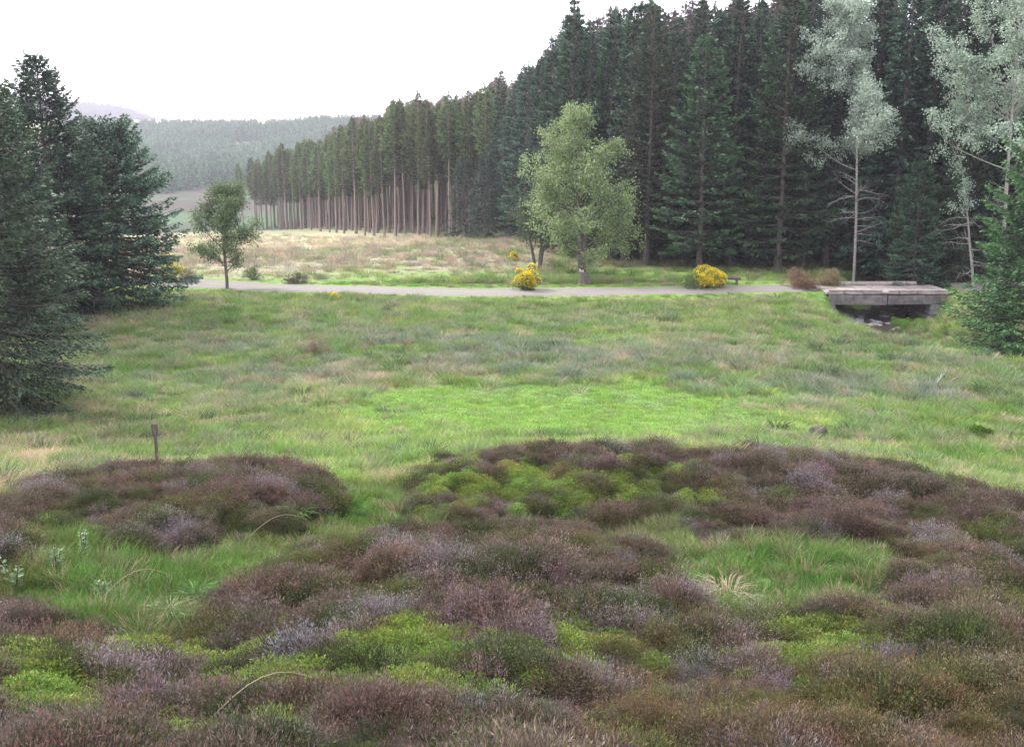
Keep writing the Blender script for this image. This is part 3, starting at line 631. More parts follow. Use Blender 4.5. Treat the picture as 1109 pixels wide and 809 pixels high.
# ranks behind
ed = np.array(EDGE, float)
ex = np.array([ray(px, 200)[0] * Y for px, Y, t in EDGE]); ey = ed[:, 1]
deep = []
for rank in range(1, 10):
    s = np.concatenate([[0], np.cumsum(np.hypot(np.diff(ex), np.diff(ey)))]); step = [0, 2.5, 3.0][rank] if rank < 3 else 2.9
    for q in np.arange(0, s[-1], step):
        x0 = np.interp(q, s, ex); y0 = np.interp(q, s, ey); d = rank * 2.9 + rng.uniform(-.9, .9)
        tx = np.interp(q + 4, s, ex) - np.interp(q - 4, s, ex); ty = np.interp(q + 4, s, ey) - np.interp(q - 4, s, ey); l = math.hypot(tx, ty) + 1e-6
        nx, ny = ty / l, -tx / l
        if nx < 0 and ny < 0 or ny < -.3: nx, ny = -nx, -ny
        X = x0 + nx * d + rng.uniform(-.6, .6); Yy = y0 + ny * d; zz = float(height(np.array([X]), np.array([Yy]))[0])
        ppx = float(proj(X, Yy, zz)[0]); top = np.interp(ppx, ed[:, 0], ed[:, 2]); base_top = CAM[2] + ray(ppx, top)[1] * Yy
        Ht = np.clip(base_top - zz, 13, 25) * rng.uniform(.86, 1.0)
        if ppx > 1180 or ppx < 262: continue
        if rank > 2: deep.append((X, Yy, zz, Ht, ppx)); continue
        if ppx < 560:
            put(bareP[rng.integers(4)], (X, Yy, zz), rng.uniform(0, 6.28), (1, 1, Ht / 19), 'bare-trunked spruce standing inside the far part of the wood', 'bare-trunked spruces inside the wood')
        else:
            put(fullP[rng.integers(4)], (X, Yy, zz), rng.uniform(0, 6.28), (1, 1, Ht / 21), 'dark spruce standing inside the near part of the wood', 'dark spruces inside the wood')
deep = np.array(deep)
def joined(root):
    t, c = root.children[0].data, root.children[1].data
    if t.name.startswith('crown'): t, c = c, t
    import bmesh
    bm = bmesh.new(); bm.from_mesh(t); nt0 = len(bm.faces); bm.from_mesh(c); bm.faces.ensure_lookup_table()
    for f in bm.faces[nt0:]: f.material_index = 1
    me = bpy.data.meshes.new('deep_spruce'); bm.to_mesh(me); bm.free(); me.materials.clear(); me.materials.append(t.materials[0]); me.materials.append(c.materials[0]); return me
bpy.context.view_layer.update()
dj = [joined(bareP[0]), joined(bareP[2]), joined(fullP[0]), joined(fullP[3])]
nd = len(deep); dk = np.where(deep[:, 4] < 560, rng.integers(0, 2, nd), rng.integers(2, 4, nd))
scatter('deep_forest', dj, deep[:, :3], np.stack([0 * deep[:, 0], 0 * deep[:, 0], rng.uniform(0, 6.28, nd)], 1), np.stack([np.ones(nd) * 1.1, np.ones(nd) * 1.1, deep[:, 3] / np.where(dk < 2, 19, 21)], 1), dk, np.ones((nd, 3)),
        'dark interior of the spruce wood behind the trees of its edge', 'forest')

# large near spruces
def near_spruce(px, Y, toppy, R0, seed, label, bare=.3, tip=TIP, inc=INC, spray=.17, w=.045, dens=5.5, droop=.55, whorl=.34, nb=7, group=None, narrow=.85, hang=1.0):
    p, Ht = forest_height(px, Y, toppy)
    T, V, C = make_spruce(Ht, R0, bare, spray, w, dens, seed, tip, inc, whorl=whorl, nb=nb, narrow=narrow, droop=droop, shell=.12, hang=hang)
    t = tree_thing('spruce_tree', T, V, C, M_darkbark, M_needle, label, 'tree', group); t.location = [float(v) for v in p]; return t
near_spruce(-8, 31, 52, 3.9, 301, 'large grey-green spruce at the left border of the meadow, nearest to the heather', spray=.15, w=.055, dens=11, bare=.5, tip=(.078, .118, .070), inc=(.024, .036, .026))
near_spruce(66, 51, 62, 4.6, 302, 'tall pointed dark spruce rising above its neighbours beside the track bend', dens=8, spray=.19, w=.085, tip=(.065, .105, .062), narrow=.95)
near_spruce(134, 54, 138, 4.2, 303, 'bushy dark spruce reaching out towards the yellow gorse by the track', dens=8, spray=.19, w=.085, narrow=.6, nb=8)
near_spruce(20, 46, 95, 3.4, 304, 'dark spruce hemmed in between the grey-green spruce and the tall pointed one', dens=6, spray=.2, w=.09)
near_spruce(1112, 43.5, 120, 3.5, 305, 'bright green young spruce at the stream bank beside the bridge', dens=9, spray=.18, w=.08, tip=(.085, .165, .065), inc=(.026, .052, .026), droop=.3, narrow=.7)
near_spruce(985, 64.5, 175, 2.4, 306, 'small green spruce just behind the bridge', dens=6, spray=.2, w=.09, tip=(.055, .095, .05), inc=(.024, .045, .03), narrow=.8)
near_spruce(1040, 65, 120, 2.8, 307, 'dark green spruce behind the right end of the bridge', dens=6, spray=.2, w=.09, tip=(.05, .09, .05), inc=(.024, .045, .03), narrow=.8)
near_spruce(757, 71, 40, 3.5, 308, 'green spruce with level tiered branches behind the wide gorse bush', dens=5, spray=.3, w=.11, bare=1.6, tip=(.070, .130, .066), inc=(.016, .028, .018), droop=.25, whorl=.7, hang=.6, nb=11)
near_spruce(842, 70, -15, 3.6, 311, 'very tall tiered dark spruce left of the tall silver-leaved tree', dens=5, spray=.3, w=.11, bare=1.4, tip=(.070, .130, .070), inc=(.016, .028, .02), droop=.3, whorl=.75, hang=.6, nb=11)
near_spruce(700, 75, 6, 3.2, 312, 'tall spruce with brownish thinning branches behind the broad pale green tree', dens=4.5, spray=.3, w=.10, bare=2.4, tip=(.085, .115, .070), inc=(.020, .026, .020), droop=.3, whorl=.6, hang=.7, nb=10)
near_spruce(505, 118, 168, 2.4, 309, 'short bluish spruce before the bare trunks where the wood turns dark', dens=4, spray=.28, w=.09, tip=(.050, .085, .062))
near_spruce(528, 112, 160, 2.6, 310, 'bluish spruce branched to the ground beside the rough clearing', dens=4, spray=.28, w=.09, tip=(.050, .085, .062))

# ------------------------------------------------------------------ broadleaves
def make_broadleaf(H, trunk_h, env, seed, leaf, leafw, nleaf, cols, lean=(0, 0), tr=.12, nl=16, up=.55, stems=1, clump=.3, gaps=.0, dead=0):
    r = np.random.default_rng(seed); T = Tubes(6); tips = []
    for st in range(stems):
        ang = r.uniform(0, 6.28); sp = .0 if stems == 1 else .9
        m = 10; s = np.linspace(0, 1, m); hs = s * H * (.95 if st == 0 else r.uniform(.7, .9))
        cx = lean[0] * s ** 1.3 + math.cos(ang) * sp * s + r.normal(0, .04, m).cumsum() * .6; cy = lean[1] * s + math.sin(ang) * sp * s + r.normal(0, .04, m).cumsum() * .6
        cx -= cx[0] - math.cos(ang) * .15 * (stems > 1); cy -= cy[0] - math.sin(ang) * .15 * (stems > 1)
        tk = np.stack([cx, cy, hs - .15], 1); T.add(tk, tr * (1 - s) ** .8 + .012, 8)
        for b in range(nl):
            t = (trunk_h + (H - trunk_h) * (b + r.uniform(0, 1)) / nl) / H; t = min(t, .97)
            p0 = np.array([np.interp(t, s, tk[:, c]) for c in range(3)]); az = r.uniform(0, 6.28) + b * 2.4; L = env(t, az) * r.uniform(.75, 1.15) / (1.0 if stems == 1 else 1.15)
            d = unit(np.array([math.cos(az), math.sin(az), up + .8 * t * r.uniform(.3, 1)])); bp = [p0]
            mm = 6
            for _ in range(mm): d = unit(d + r.normal(0, .13, 3) + np.array([0, 0, .06])); bp.append(bp[-1] + d * L / mm)
            bp = np.array(bp); T.add(bp, np.linspace(tr * .35 * (1 - t) + .02, .008, mm + 1), 4)
            for sb in range(int(5 + L * 3)):
                q = r.uniform(.25, 1); p1 = np.array([np.interp(q, np.linspace(0, 1, mm + 1), bp[:, c]) for c in range(3)]); d1 = unit(d + r.normal(0, .75, 3)); l1 = L * r.uniform(.15, .38)
                p2 = p1 + d1 * l1 * .5; p3 = p2 + unit(d1 + r.normal(0, .3, 3) + [0, 0, .15]) * l1 * .5; T.add([p1, p2, p3], [.012, .008, .004], 3)
                tips += [p3, p2, p3]
        tips += [tk[-1], tk[-2]]
    tips = np.array(tips)
    if gaps: k = fbm(tips[:, 0] * .9 + tips[:, 1], tips[:, 2] * .9, seed) > gaps; tips = tips[k] if k.sum() > 10 else tips
    c = tips[r.integers(0, len(tips), nleaf)]; P = c + r.normal(0, clump, (nleaf, 3)) * np.array([1, 1, .8]); D = r.normal(size=(nleaf, 3)) + np.array([0, 0, -.1])
    V = leaves(P, D, leaf * r.uniform(.6, 1.2, nleaf), leafw, r)
    cc = np.array(cols); C = cc[r.integers(0, len(cc), nleaf)] * r.uniform(.75, 1.25, (nleaf, 1))
    if dead:
        for _ in range(dead):
            hb = r.uniform(H * .12, trunk_h * .95); az = r.uniform(0, 6.28); L = r.uniform(.9, 2.3); p = np.array([np.interp(hb / H, s, tk[:, 0]), np.interp(hb / H, s, tk[:, 1]), hb]); bp = [p]; d = np.array([math.cos(az), math.sin(az), .1])
            for _ in range(4): d = unit(d + r.normal(0, .2, 3)); bp.append(bp[-1] + d * L / 4)
            T.add(bp, np.linspace(.035, .008, 5), 4)
            for _ in range(9):
                k = r.integers(1, 5); d2 = unit(d + r.normal(0, .6, 3)); T.add([bp[k], bp[k] + d2 * L * .18, bp[k] + d2 * L * .36 + r.normal(0, .06, 3)], [.014, .009, .004], 3)
    return T, V, C
M_leaf = leaf_mat('broadleaf_leaves', trans=.35, obj_random=False)
def broadleaf(px, Y, toppy, label, cat, bark, **k):
    p, Ht = forest_height(px, Y, toppy); T, V, C = make_broadleaf(Ht, **k)
    t = tree_thing(k.pop('nm', None) or 'broadleaf_tree', T, V, C, bark, M_leaf, label, cat); t.location = [float(v) for v in p]; return t
broadleaf(246, 63.2, 194, 'small round open tree at the verge of the track, its stem bare at the foot', 'tree', M_darkbark, trunk_h=1.1, env=lambda t, a: 2.3 * math.sin(math.pi * min(1, .22 + t * .78)) ** .7, seed=401, leaf=.13, leafw=.085, nleaf=17000,
          cols=[(.11, .155, .075), (.15, .20, .10), (.085, .12, .06)], tr=.10, nl=20, clump=.22, gaps=.36)
broadleaf(630, 68, 110, 'broad pale green tree standing in front of the dark wood between the gorse bushes', 'tree', M_darkbark, trunk_h=.7, env=lambda t, a: 5.9 * (1.04 - t) ** .55 * (.72 + .28 * min(1, t * 3.5)), seed=402, leaf=.17, leafw=.10, nleaf=30000, up=.25,
          cols=[(.20, .26, .12), (.25, .31, .165), (.15, .22, .08)], tr=.20, nl=26, stems=2, clump=.21, gaps=.30, lean=(-.4, 0))
broadleaf(583, 72, 205, 'low dark tree with several stems left of the broad pale green tree', 'tree', M_darkbark, trunk_h=1.6, env=lambda t, a: 2.0 * math.sin(math.pi * min(1, .25 + t * .7)) ** .6, seed=403, leaf=.13, leafw=.08, nleaf=9000,
          cols=[(.06, .085, .05), (.09, .12, .065)], tr=.12, nl=12, stems=3, clump=.25)
broadleaf(924, 67, -10, 'tall silver-leaved tree with thin white stem and dead lower twigs, left of the bridge', 'tree', M_palebark, trunk_h=8.2, env=lambda t, a: (6.2 if math.cos(a) < .1 else 1.9) * (1.12 - t) ** .55, seed=404, leaf=.15, leafw=.10, nleaf=26000,
          cols=[(.30, .36, .30), (.23, .30, .24), (.38, .43, .39)], tr=.10, nl=30, clump=.22, gaps=.36, lean=(-1.1, 0), dead=20, up=.2)
broadleaf(1082, 60, -50, 'silver-leaved tree leaning over the bridge, behind the bright green spruce', 'tree', M_palebark, trunk_h=7.4, env=lambda t, a: 6.5 * (1.1 - t) ** .45, seed=405, leaf=.15, leafw=.10, nleaf=34000,
          cols=[(.28, .35, .28), (.21, .29, .21), (.35, .41, .36)], tr=.12, nl=34, clump=.19, gaps=.38, lean=(-.3, 0), dead=8, up=.25)
broadleaf(1054, 62, 172, 'bent half-dead grey sapling with a tuft of silver leaves, by the bridge end', 'tree', M_palebark, trunk_h=4.5, env=lambda t, a: 1.6 if math.cos(a) < 0 else .7, seed=406, leaf=.13, leafw=.08, nleaf=900,
          cols=[(.34, .42, .35), (.28, .36, .29)], tr=.08, nl=8, clump=.15, lean=(-1.4, 0), dead=14, gaps=.3)

# ------------------------------------------------------------------ gorse and other shrubs
def shrub(name, p, w, h, label, cat, base, flower=None, n=5000, leaf=.07, lw=.03, fl=.6, group=None, seed=1, twig=(.10, .08, .06), up=.5, one_side=0):
    r = np.random.default_rng(seed); root = bpy.data.objects.new(name, None); COL.objects.link(root); tag(root, label, cat, group); root.location = [float(v) for v in p]
    T = Tubes(4)
    for _ in range(26):
        d = dome_dirs(1, r, .1)[0]; e = d * np.array([w / 2, w / 2, h]) * r.uniform(.7, 1); T.add([[0, 0, -.05], e * .5 + r.normal(0, .04, 3), e], [.03, .018, .007], 4)
    link('stems', T.mesh('stems', mat_twig[twig] if twig in mat_twig else mat_twig.setdefault(twig, rough_mat('twig_bark', tuple(c * .7 for c in twig), twig, 8))), root)
    lobes = dome_dirs(22, r, .05) * np.array([w / 2, w / 2, h]) * r.uniform(.35, .8, (22, 1)); lr = r.uniform(.14, .36, 22)
    k = r.integers(0, 22, n); d = dome_dirs(n, r, -.5); P = lobes[k] + d * (lr[k] * min(w, h * 1.6) * .62 * r.uniform(.6, 1.05, n))[:, None]; P[:, 2] = np.abs(P[:, 2])
    D = d + r.normal(0, .45, (n, 3)) + np.array([0, 0, up]); V = leaves(P, D, leaf * r.uniform(.6, 1.3, n), lw, r)
    link('foliage', mesh_quads('foliage', V, np.asarray(base) * r.uniform(.65, 1.35, (n, 1)), M_leaf), root)
    if flower is not None:
        m = int(n * fl); k = r.integers(0, 22, m); d = dome_dirs(m, r, -.1); P = lobes[k] + d * (lr[k] * min(w, h * 1.6) * .66 * r.uniform(.92, 1.08, m))[:, None]; P[:, 2] = np.abs(P[:, 2]) + .03
        keep = (P[:, 2] > h * .18 * r.uniform(.3, 1.5, m)) & ((P[:, 0] > -w * .18) | (one_side == 0)); P = P[keep]; d = d[keep]
        V = leaves(P, d + r.normal(0, .5, P.shape), .06 * r.uniform(.7, 1.2, len(P)), .045, r)
        link('blossom', mesh_quads('blossom', V, np.asarray(flower) * r.uniform(.8, 1.15, (len(P), 1)), M_leaf), root)
    return root
mat_twig = {}
YEL = (.78, .60, .03)
G = 'yellow flowering gorse bushes by the track'
shrub('gorse_bush', ground_hit(571, 314), 2.1, 1.75, 'round yellow gorse bush in front of the low dark tree', 'gorse bush', (.09, .13, .04), YEL, 7000, fl=.55, group=G, seed=11)
shrub('gorse_bush', ground_hit(762, 312), 2.9, 1.5, 'wide bright yellow gorse bush on the far verge of the track, green on one side', 'gorse bush', (.10, .15, .05), YEL, 9000, fl=.9, group=G, seed=12, one_side=1)
shrub('gorse_bush', at_depth(186, 66), 1.9, 1.9, 'yellow gorse bush half hidden by the bushy dark spruce', 'gorse bush', (.13, .17, .06), YEL, 6000, fl=.35, group=G, seed=13)
shrub('gorse_bush', ground_hit(556, 283), 1.0, .8, 'small yellow gorse bush farther back on the rough clearing', 'gorse bush', (.13, .16, .06), YEL, 3000, fl=.5, group=G, seed=14)
shrub('gorse_bush', ground_hit(364, 326), .8, .45, 'tiny yellow gorse bush on the near verge of the track', 'gorse bush', (.13, .15, .05), YEL, 1200, fl=.5, group=G, seed=15, leaf=.05)
shrub('bush', at_depth(203, 65.5), 1.7, 1.2, 'brownish bush between the gorse and the small round tree', 'bush', (.17, .15, .10), None, 3000, seed=16, twig=(.2, .16, .14))
shrub('bush', ground_hit(342, 386), 1.9, 1.15, 'brown twiggy bush alone in the rushy meadow', 'bush', (.17, .15, .10), None, 2400, leaf=.06, lw=.02, seed=17, twig=(.22, .17, .16))
shrub('bush', ground_hit(321, 307), 1.9, .75, 'dark low bush on the far verge of the track in the rough clearing', 'bush', (.10, .085, .07), None, 2500, seed=18, twig=(.12, .1, .09))
shrub('bush', ground_hit(418, 341), .9, .5, 'small dark green bush near the track in the meadow', 'bush', (.09, .12, .05), None, 1500, leaf=.06, seed=19)
shrub('bush', ground_hit(275, 303), 1.6, 1.2, 'green low bush behind the small round tree', 'bush', (.12, .17, .07), None, 2500, seed=20)
shrub('bracken_clump', ground_hit(868, 312), 2.8, 1.3, 'reddish brown dead bracken clump on the verge before the silver tree', 'bracken', (.20, .13, .09), None, 5000, leaf=.16, lw=.025, seed=21, twig=(.2, .14, .1), up=.2)
shrub('bracken_clump', ground_hit(898, 309), 2.0, 1.2, 'pale brown dead bracken clump next to the left end of the bridge', 'bracken', (.24, .19, .12), None, 3500, leaf=.16, lw=.025, seed=22, twig=(.2, .14, .1), up=.2)
for px, py, w, h, c, lb in ((1060, 476, .9, .4, (.10, .17, .03), 'round bright green cushion plant beyond the long heather bank'),
                            (992, 342, 2.4, .9, (.12, .24, .04), 'lush green shrub growing beneath the bridge deck'),
                            (976, 354, 1.7, .65, (.12, .22, .045), 'lower green shrub on the shaded bank beneath the bridge')):
    shrub('green_shrub', ground_hit(px, py) if py > 400 else at_depth(px, py / 6), w, h, lb, 'shrub', c, None, 3500, leaf=.1, lw=.03, seed=int(px))

# ------------------------------------------------------------------ bridge
M_conc = rough_mat('old_concrete', (.085, .075, .08), (.20, .175, .185), 3, .5, c3=(.13, .115, .12))
M_deck = rough_mat('weathered_deck', (.20, .17, .165), (.34, .295, .285), 2.5, .3)
M_dark = rough_mat('dark_timber', (.10, .08, .08), (.20, .16, .15), 5, .5, stretch=(1, 1, 4))
M_stone = rough_mat('grey_stone', (.10, .095, .10), (.22, .21, .22), 3, .6)
def rboxes(lst, jitter=0, seed=0, bev=.02):
    import bmesh
    bm = bmesh.new(); r = random.Random(seed)
    for (cx, cy, cz, sx, sy, sz, *rot) in lst:
        t = bmesh.ops.create_cube(bm, size=1)['verts']
        from mathutils import Matrix
        Mx = Matrix.Translation((cx, cy, cz)) @ (Matrix.Rotation(rot[0], 4, 'Z') if rot else Matrix()) @ (Matrix.Rotation(rot[1], 4, 'Y') if len(rot) > 1 else Matrix()) @ Matrix.Diagonal((sx, sy, sz, 1))
        bmesh.ops.transform(bm, matrix=Mx, verts=t)
        for v in t: v.co += Vector((r.uniform(-1, 1), r.uniform(-1, 1), r.uniform(-1, 1))) * jitter
    if bev: bmesh.ops.bevel(bm, geom=list(bm.edges), offset=bev, segments=2, affect='EDGES')
    me = bpy.data.meshes.new('m'); bm.to_mesh(me); bm.free(); return me
def pm(name, me, m, parent, label=None):
    me.name = name; me.materials.append(m); o = link(name, me, parent)
    if label: o['label'] = label
    return o
bx = at_depth(962, 62); c0 = at_depth(890, 61); c1 = at_depth(1026, 61); z0 = float(base_h(np.array([bx[0]]), np.array([62.]))[0])
L_b = c1[0] - c0[0]; mid = (c0[0] + c1[0]) / 2
br = bpy.data.objects.new('footbridge', None); COL.objects.link(br); br.location = (float(mid), 61.7, z0 - .02)
tag(br, 'short flat concrete bridge carrying the track over the stream', 'bridge')
# seven deck slabs laid side by side (one mesh: planks of a surface)
pm('deck', rboxes([(-L_b / 2 + L_b / 7 * (k + .5), 0, .0, L_b / 7 - .02, 3.3, .14) for k in range(7)], .022, 3), M_deck, br)
pm('kerb', rboxes([(-.3, 1.5, .2, L_b * .80, .22, .2)], .01, 4), M_deck, br)
pm('kerb', rboxes([(-L_b * .27, -1.53, .13, L_b * .42, .2, .09), (L_b * .22, -1.53, .13, L_b * .46, .2, .09)], .012, 5), M_deck, br)
pm('beam', rboxes([(-L_b * .25, -1.45, -.42, L_b * .46, .3, .62, 0, .01), (L_b * .22, -1.43, -.42, L_b * .46, .3, .6, 0, -.01)], .02, 6), M_conc, br, 'grey near side beam in two lengths with a broken joint')
pm('beam', rboxes([(0, 1.4, -.4, L_b * .94, .3, .58)], .02, 7), M_conc, br)
pm('abutment', rboxes([(-L_b / 2 + .25 + .06 * (k % 2), -.0, -.95 - .32 * k + .1, .75, 3.3, .32) for k in range(5)], .04, 8), M_stone, br)
pm('abutment', rboxes([(L_b / 2 - .95 + .04 * (k % 2), -.0, -.95 - .32 * k + .1, .8, 3.2, .32) for k in range(5)], .04, 9), M_stone, br)
# stones in the stream bed
def rock_mesh(seed, s=(1, 1, .7), sub=3, name='rock'):
    import bmesh
    bm = bmesh.new(); bmesh.ops.create_icosphere(bm, subdivisions=sub, radius=.5); r = random.Random(seed); o = Vector((r.uniform(0, 99), r.uniform(0, 99), r.uniform(0, 99)))
    from mathutils import noise
    for v in bm.verts:
        k = 1 + .5 * noise.noise(v.co * 2.2 + o) + .2 * noise.noise(v.co * 5 + o); v.co = Vector((v.co.x * s[0], v.co.y * s[1], v.co.z * s[2])) * k
    me = bpy.data.meshes.new(name); bm.to_mesh(me); bm.free(); return me
rocks = []
rm = [rock_mesh(k) for k in range(4)]
for m in rm: m.materials.append(M_stone)
for k in range(44):
    t = rng.uniform(.32, .62); a = ground_hit(rng.uniform(905, 990), rng.uniform(336, 362))
    o = link('rock', rm[k % 4], None, a + [0, 0, .05], rng.uniform(0, 6), (rng.uniform(.4, 1.0), rng.uniform(.35, .8), rng.uniform(.3, .5)))
    tag(o, 'grey stone in the rubble of the stream bank under the bridge', 'rock', 'stones on the stream bank below the bridge')

# ------------------------------------------------------------------ small things
M_post = rough_mat('weathered_post', (.07, .055, .05), (.14, .11, .10), 12, .5, stretch=(2, 2, .4))
p = ground_hit(171, 508); root = bpy.data.objects.new('marker_post', None); COL.objects.link(root); tag(root, 'short dark wooden marker post with a block head behind the left heather bank', 'post')
root.location = p + [0, 0, .18]
pm('post', rboxes([(0, 0, .2, .055, .055, .95)], .006, 1, .008), M_post, root); pm('cap', rboxes([(0, 0, .72, .12, .11, .26)], .01, 2, .015), M_post, root)
# stump with pale cut under the broad tree
p = ground_hit(631, 309); root = bpy.data.objects.new('tree_stump', None); COL.objects.link(root); tag(root, 'split dark tree stump with a whitish broken top under the broad pale green tree', 'stump'); root.location = p
T = Tubes(10); hs = np.linspace(-.1, .85, 6); T.add(np.stack([hs * .1, hs * 0, hs], 1), .28 * (1 + .5 * np.exp(-(hs + .1) / .15))); T.add([[.3, 0, -.1], [.35, 0, .3], [.42, .05, .6]], [.2, .15, .1]); link('body', T.mesh('body', M_darkbark), root)
pm('broken_top', rboxes([(-.08 + .07 * k, -.06 * k, .84 + .05 * ((k * 7) % 3), .07, .12, .22, k * .7, .35 * (k - 1)) for k in range(-1, 2)], .03, 3), rough_mat('pale_wood', (.3, .27, .25), (.46, .43, .41), 8), root)
# low log seat right of the gorse
p = ground_hit(789, 309); root = bpy.data.objects.new('log_bench', None); COL.objects.link(root); tag(root, 'small rough log bench on the verge right of the wide gorse bush', 'bench'); root.location = p
T = Tubes(8); T.add([[-.75, 0, .42], [0, .02, .45], [.75, 0, .43]], [.1, .11, .1]); link('seat', T.mesh('seat', M_post), root)
for sx in (-.5, .5):
    T = Tubes(7); T.add([[sx, 0, -.1], [sx, 0, .36]], [.09, .08]); link('leg', T.mesh('leg', M_post), root)
# dark stump in the meadow
p = ground_hit(886, 475); root = tag(link('tree_stump', rock_mesh(9, (1, .8, 1.0))), 'small blackened stump in the grass beyond the long heather bank', 'stump'); root.data.materials.append(M_darkbark); root.location = [float(v) for v in p + [0, 0, .12]]; root.scale = (.55, .5, .62); root.rotation_euler = (.2, .5, .3)
# broken stakes / debris
def branch_thing(p, label, seed, L=1.2, c=M_palebark, up=.3, n=5, th=.035, name='fallen_branch'):
    r = np.random.default_rng(seed); T = Tubes(6); bp = [np.zeros(3) + [0, 0, .05]]; d = np.array([1, 0, up])
    for _ in range(5): d = unit(d + r.normal(0, .2, 3)); bp.append(bp[-1] + d * L / 5)
    T.add(bp, np.linspace(th, th * .35, 6))
    for _ in range(n): k = r.integers(1, 5); d2 = unit(d + r.normal(0, .6, 3) + [0, 0, .5]); T.add([bp[k], bp[k] + d2 * L * .2, bp[k] + d2 * L * .35 + r.normal(0, .05, 3)], [th * .5, th * .35, th * .15], 5)
    o = tag(link(name, T.mesh(name, c), None, p), label, 'branch'); return o
branch_thing(ground_hit(1000, 422), 'bleached forked branch lying in the meadow below the bridge', 31, 1.0, M_palebark, .12, 6, .04)
branch_thing(ground_hit(1022, 418), 'short bleached branch lying beside the forked one', 33, .6, M_palebark, .3, 2, .06)
o = branch_thing(ground_hit(684, 348), 'broken pale stick standing up in the grass near the track', 32, .9, M_palebark, 1.2, 3, .05)
branch_thing(ground_hit(808, 332), 'grey brushwood branch on the near verge of the track', 34, 1.2, M_palebark, .2, 6, .04)
# hollow: boulder, straw tussocks, pale leafy plants
bo = tag(link('boulder', rock_mesh(5, (1, .9, .9)), None, ground_hit(254, 647) + [0, 0, .05], 0, (.28, .24, .30)), 'small lichen-yellow boulder at the rim of the left hollow', 'rock')
bo.data.materials.append(rough_mat('lichen_stone', (.20, .19, .16), (.36, .29, .16), 4, .6))
M_plain = leaf_mat('tuft_leaves', trans=.3)
def tussock(p, label, c, n, rad, h, w=.012, lean=1.2, droop=.9):
    V, _ = blades(n, rad, h, w, lean, droop=droop); C = vary(c, n, .25); return tag(link('grass_tussock', mesh_quads('grass_tussock', V, np.concatenate([C, C]), M_plain), None, p), label, 'tussock', 'tall grass tussocks in the hollows')
tussock(ground_hit(786, 655), 'large straw-coloured grass tussock in the right hollow', (.30, .27, .175), 300, .15, .52)
tussock(ground_hit(800, 660), 'green grass tussock at the foot of the straw-coloured one', (.08, .15, .04), 380, .2, .34)
tussock(ground_hit(215, 660), 'bright green rush tussock on the floor of the left hollow', (.08, .16, .045), 320, .12, .45)
tussock(ground_hit(185, 672), 'straw-tipped tussock on the near side of the left hollow', (.17, .19, .09), 200, .14, .28)
tussock(ground_hit(320, 560), 'green tussock where the left bank meets the grass gap', (.08, .15, .04), 300, .16, .34)
tussock(ground_hit(1015, 322), 'green tussock beside the right abutment of the bridge', (.13, .24, .06), 300, .3, .7, .03)
def leafy(p, label, seed, h=.5):
    r = np.random.default_rng(seed); T = Tubes(5); Vs = []; root = bpy.data.objects.new('leafy_plant', None); COL.objects.link(root); tag(root, label, 'plant', 'pale leafy plants on the left bank'); root.location = [float(v) for v in p]
    for s in range(4):
        e = np.array([r.normal(0, .07), r.normal(0, .07), h * r.uniform(.6, 1)]); T.add([[0, 0, -.03], e * .5, e], [.008, .006, .004]); m = 22; q = r.uniform(.1, 1, (m, 1)); a = r.uniform(0, 6.28, m)
        Vs.append(leaves(e * q, np.stack([np.cos(a), np.sin(a), np.full(m, .4)], 1), .11 * (1.1 - q[:, 0] * .6), .03, r))
    link('stem', T.mesh('stem', M_post), root); V = np.concatenate(Vs); link('leaves', mesh_quads('leaves', V, vary((.17, .25, .13), len(V), .2), M_plain), root)
leafy(ground_hit(92, 607), 'tall pale leafy plant rising from the left heather bank', 1, .62)
leafy(ground_hit(62, 618), 'lower pale leafy plant beside the taller one', 2, .4)
leafy(ground_hit(18, 640), 'pale leafy plant at the very edge of the heather by the left hollow', 3, .45)
leafy(ground_hit(112, 652), 'short pale leafy plant down in the left hollow', 4, .28)
# dead stalks in front
for k, (px, py, a, L, lb) in enumerate(((222, 806, .45, .8, 'long dry arched grass stalk over the nearest heather'), (110, 660, .5, .8, 'dry straw stalk lying across the left hollow'), (270, 590, .4, .9, 'dry stalk leaning from the left heather bank'))):
    T = Tubes(5); s = np.linspace(0, 1, 9); T.add(np.stack([s * L * math.cos(a), s * L * math.sin(a) * .9, .05 + .28 * np.sin(s * 2.6)], 1), np.linspace(.0045, .002, 9)); tag(link('dry_stalk', T.mesh('dry_stalk', rough_mat('straw', (.26, .21, .14), (.38, .31, .21), 9)), None, ground_hit(px, py) + [0, 0, .08]), lb, 'grass stalk')

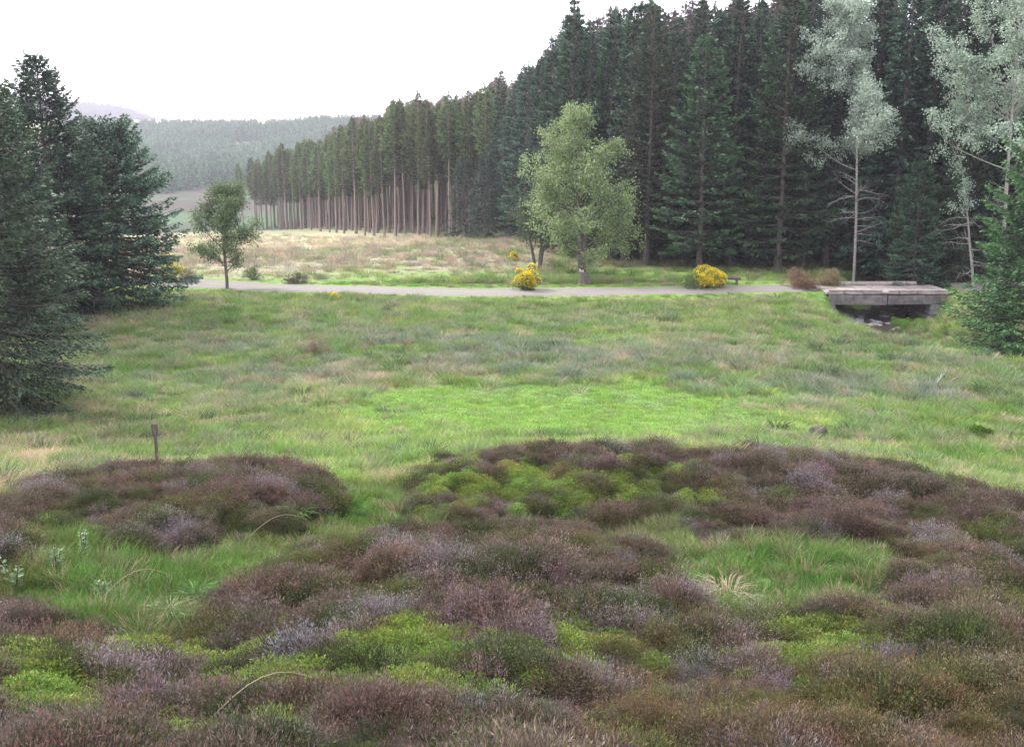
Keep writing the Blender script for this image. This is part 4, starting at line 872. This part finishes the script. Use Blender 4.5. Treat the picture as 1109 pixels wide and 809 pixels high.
# ------------------------------------------------------------------ far plantation (uncountable), one mass per slope
M_far = leaf_mat('far_spruce', trans=.1, inst='tint', rough=.7)
def far_proto(seed):
    r = np.random.default_rng(seed); Vs = []
    n = 160; t = r.uniform(0, 1, n); a = r.uniform(0, 6.28, n); q = (1 - t) * .20 * r.uniform(.6, 1.1, n)
    P = np.stack([q * np.cos(a) * .5, q * np.sin(a) * .5, .06 + t * .92], 1); D = np.stack([np.cos(a), np.sin(a), -.35 + 0 * a], 1)
    V = leaves(P, D, .05 + q * .9, .075, r, flat=.4); return mesh_quads('far_spruce', V, np.tile([1., 1, 1], (n, 1)) * r.uniform(.7, 1.3, (n, 1)), M_far)
FP = [far_proto(k) for k in range(3)]
def far_forest(name, n, f, y0, y1, label, hgt, tintc, polar=(-26, -4), taper=None):
    a = np.radians(rng.uniform(polar[0], polar[1], n)); r = np.sqrt(rng.uniform(y0 ** 2, y1 ** 2, n)); x, y = r * np.sin(a), r * np.cos(a); z = height(x, y); px, py = proj(x, y, z)
    k = f(px, py, x, y); x, y, z = x[k], y[k], z[k]; n = len(x); s = hgt * rng.uniform(.6, 1.2, n)
    if taper: s = s * taper(px[k])
    tint = np.asarray(tintc) * rng.uniform(.7, 1.3, (n, 1)) * (.8 + .5 * fbm(x * .02, y * .02, 91, 3)[:, None])
    return scatter(name, FP, np.stack([x, y, z], 1), np.stack([0 * x, 0 * x, rng.uniform(0, 6.28, n)], 1), np.stack([s, s, s], 1), rng.integers(0, 3, n), tint, label, 'forest')
far_forest('distant_forest', 26000, lambda px, py, x, y: (py < 203 + 5 * np.sin(px * .045) + 5 * fbm(x * .03, y * .03, 93, 2)) & (py > 141 - 5 * sstep(290, 350, px)) & (px > 60) & (px < 520) & ~(ell(px, py, 268, 160, 26, 6) > .4), 415, 975,
           'blue-green plantation covering the hillside across the valley', 8.5, (.085, .155, .095))
far_forest('ridge_forest', 5000, lambda px, py, x, y: (px < 194) & (py < 136), 1550, 1850, 'purplish dark forest along the farthest ridge above the hillside', 15, (.045, .05, .06), (-30, -17), taper=lambda q: sstep(196, 120, q))

# ------------------------------------------------------------------ air
bpy.ops.mesh.primitive_cube_add(size=1); hz = bpy.context.active_object; hz.name = 'haze'; hz.data.name = 'haze'
zlo, zhi = float(GZ.min()) - 1, 150.; hz.scale = (5600, 5600, zhi - zlo); hz.location = (0, 0, (zhi + zlo) / 2)
def haze_shader(n):
    v = N(n, 'ShaderNodeVolumePrincipled'); v.inputs['Color'].default_value = (.88, .87, 1, 1); v.inputs['Density'].default_value = .0003; v.inputs['Anisotropy'].default_value = .3
    o = N(n, 'ShaderNodeOutputMaterial'); n.links.new(v.outputs[0], o.inputs['Volume'])
hz.data.materials.append(mat('haze', haze_shader)); tag(hz, 'thin bluish air between the meadow and the far hill', 'haze', kind='stuff')
S.cycles.volume_step_rate = 10; S.cycles.volume_max_steps = 32
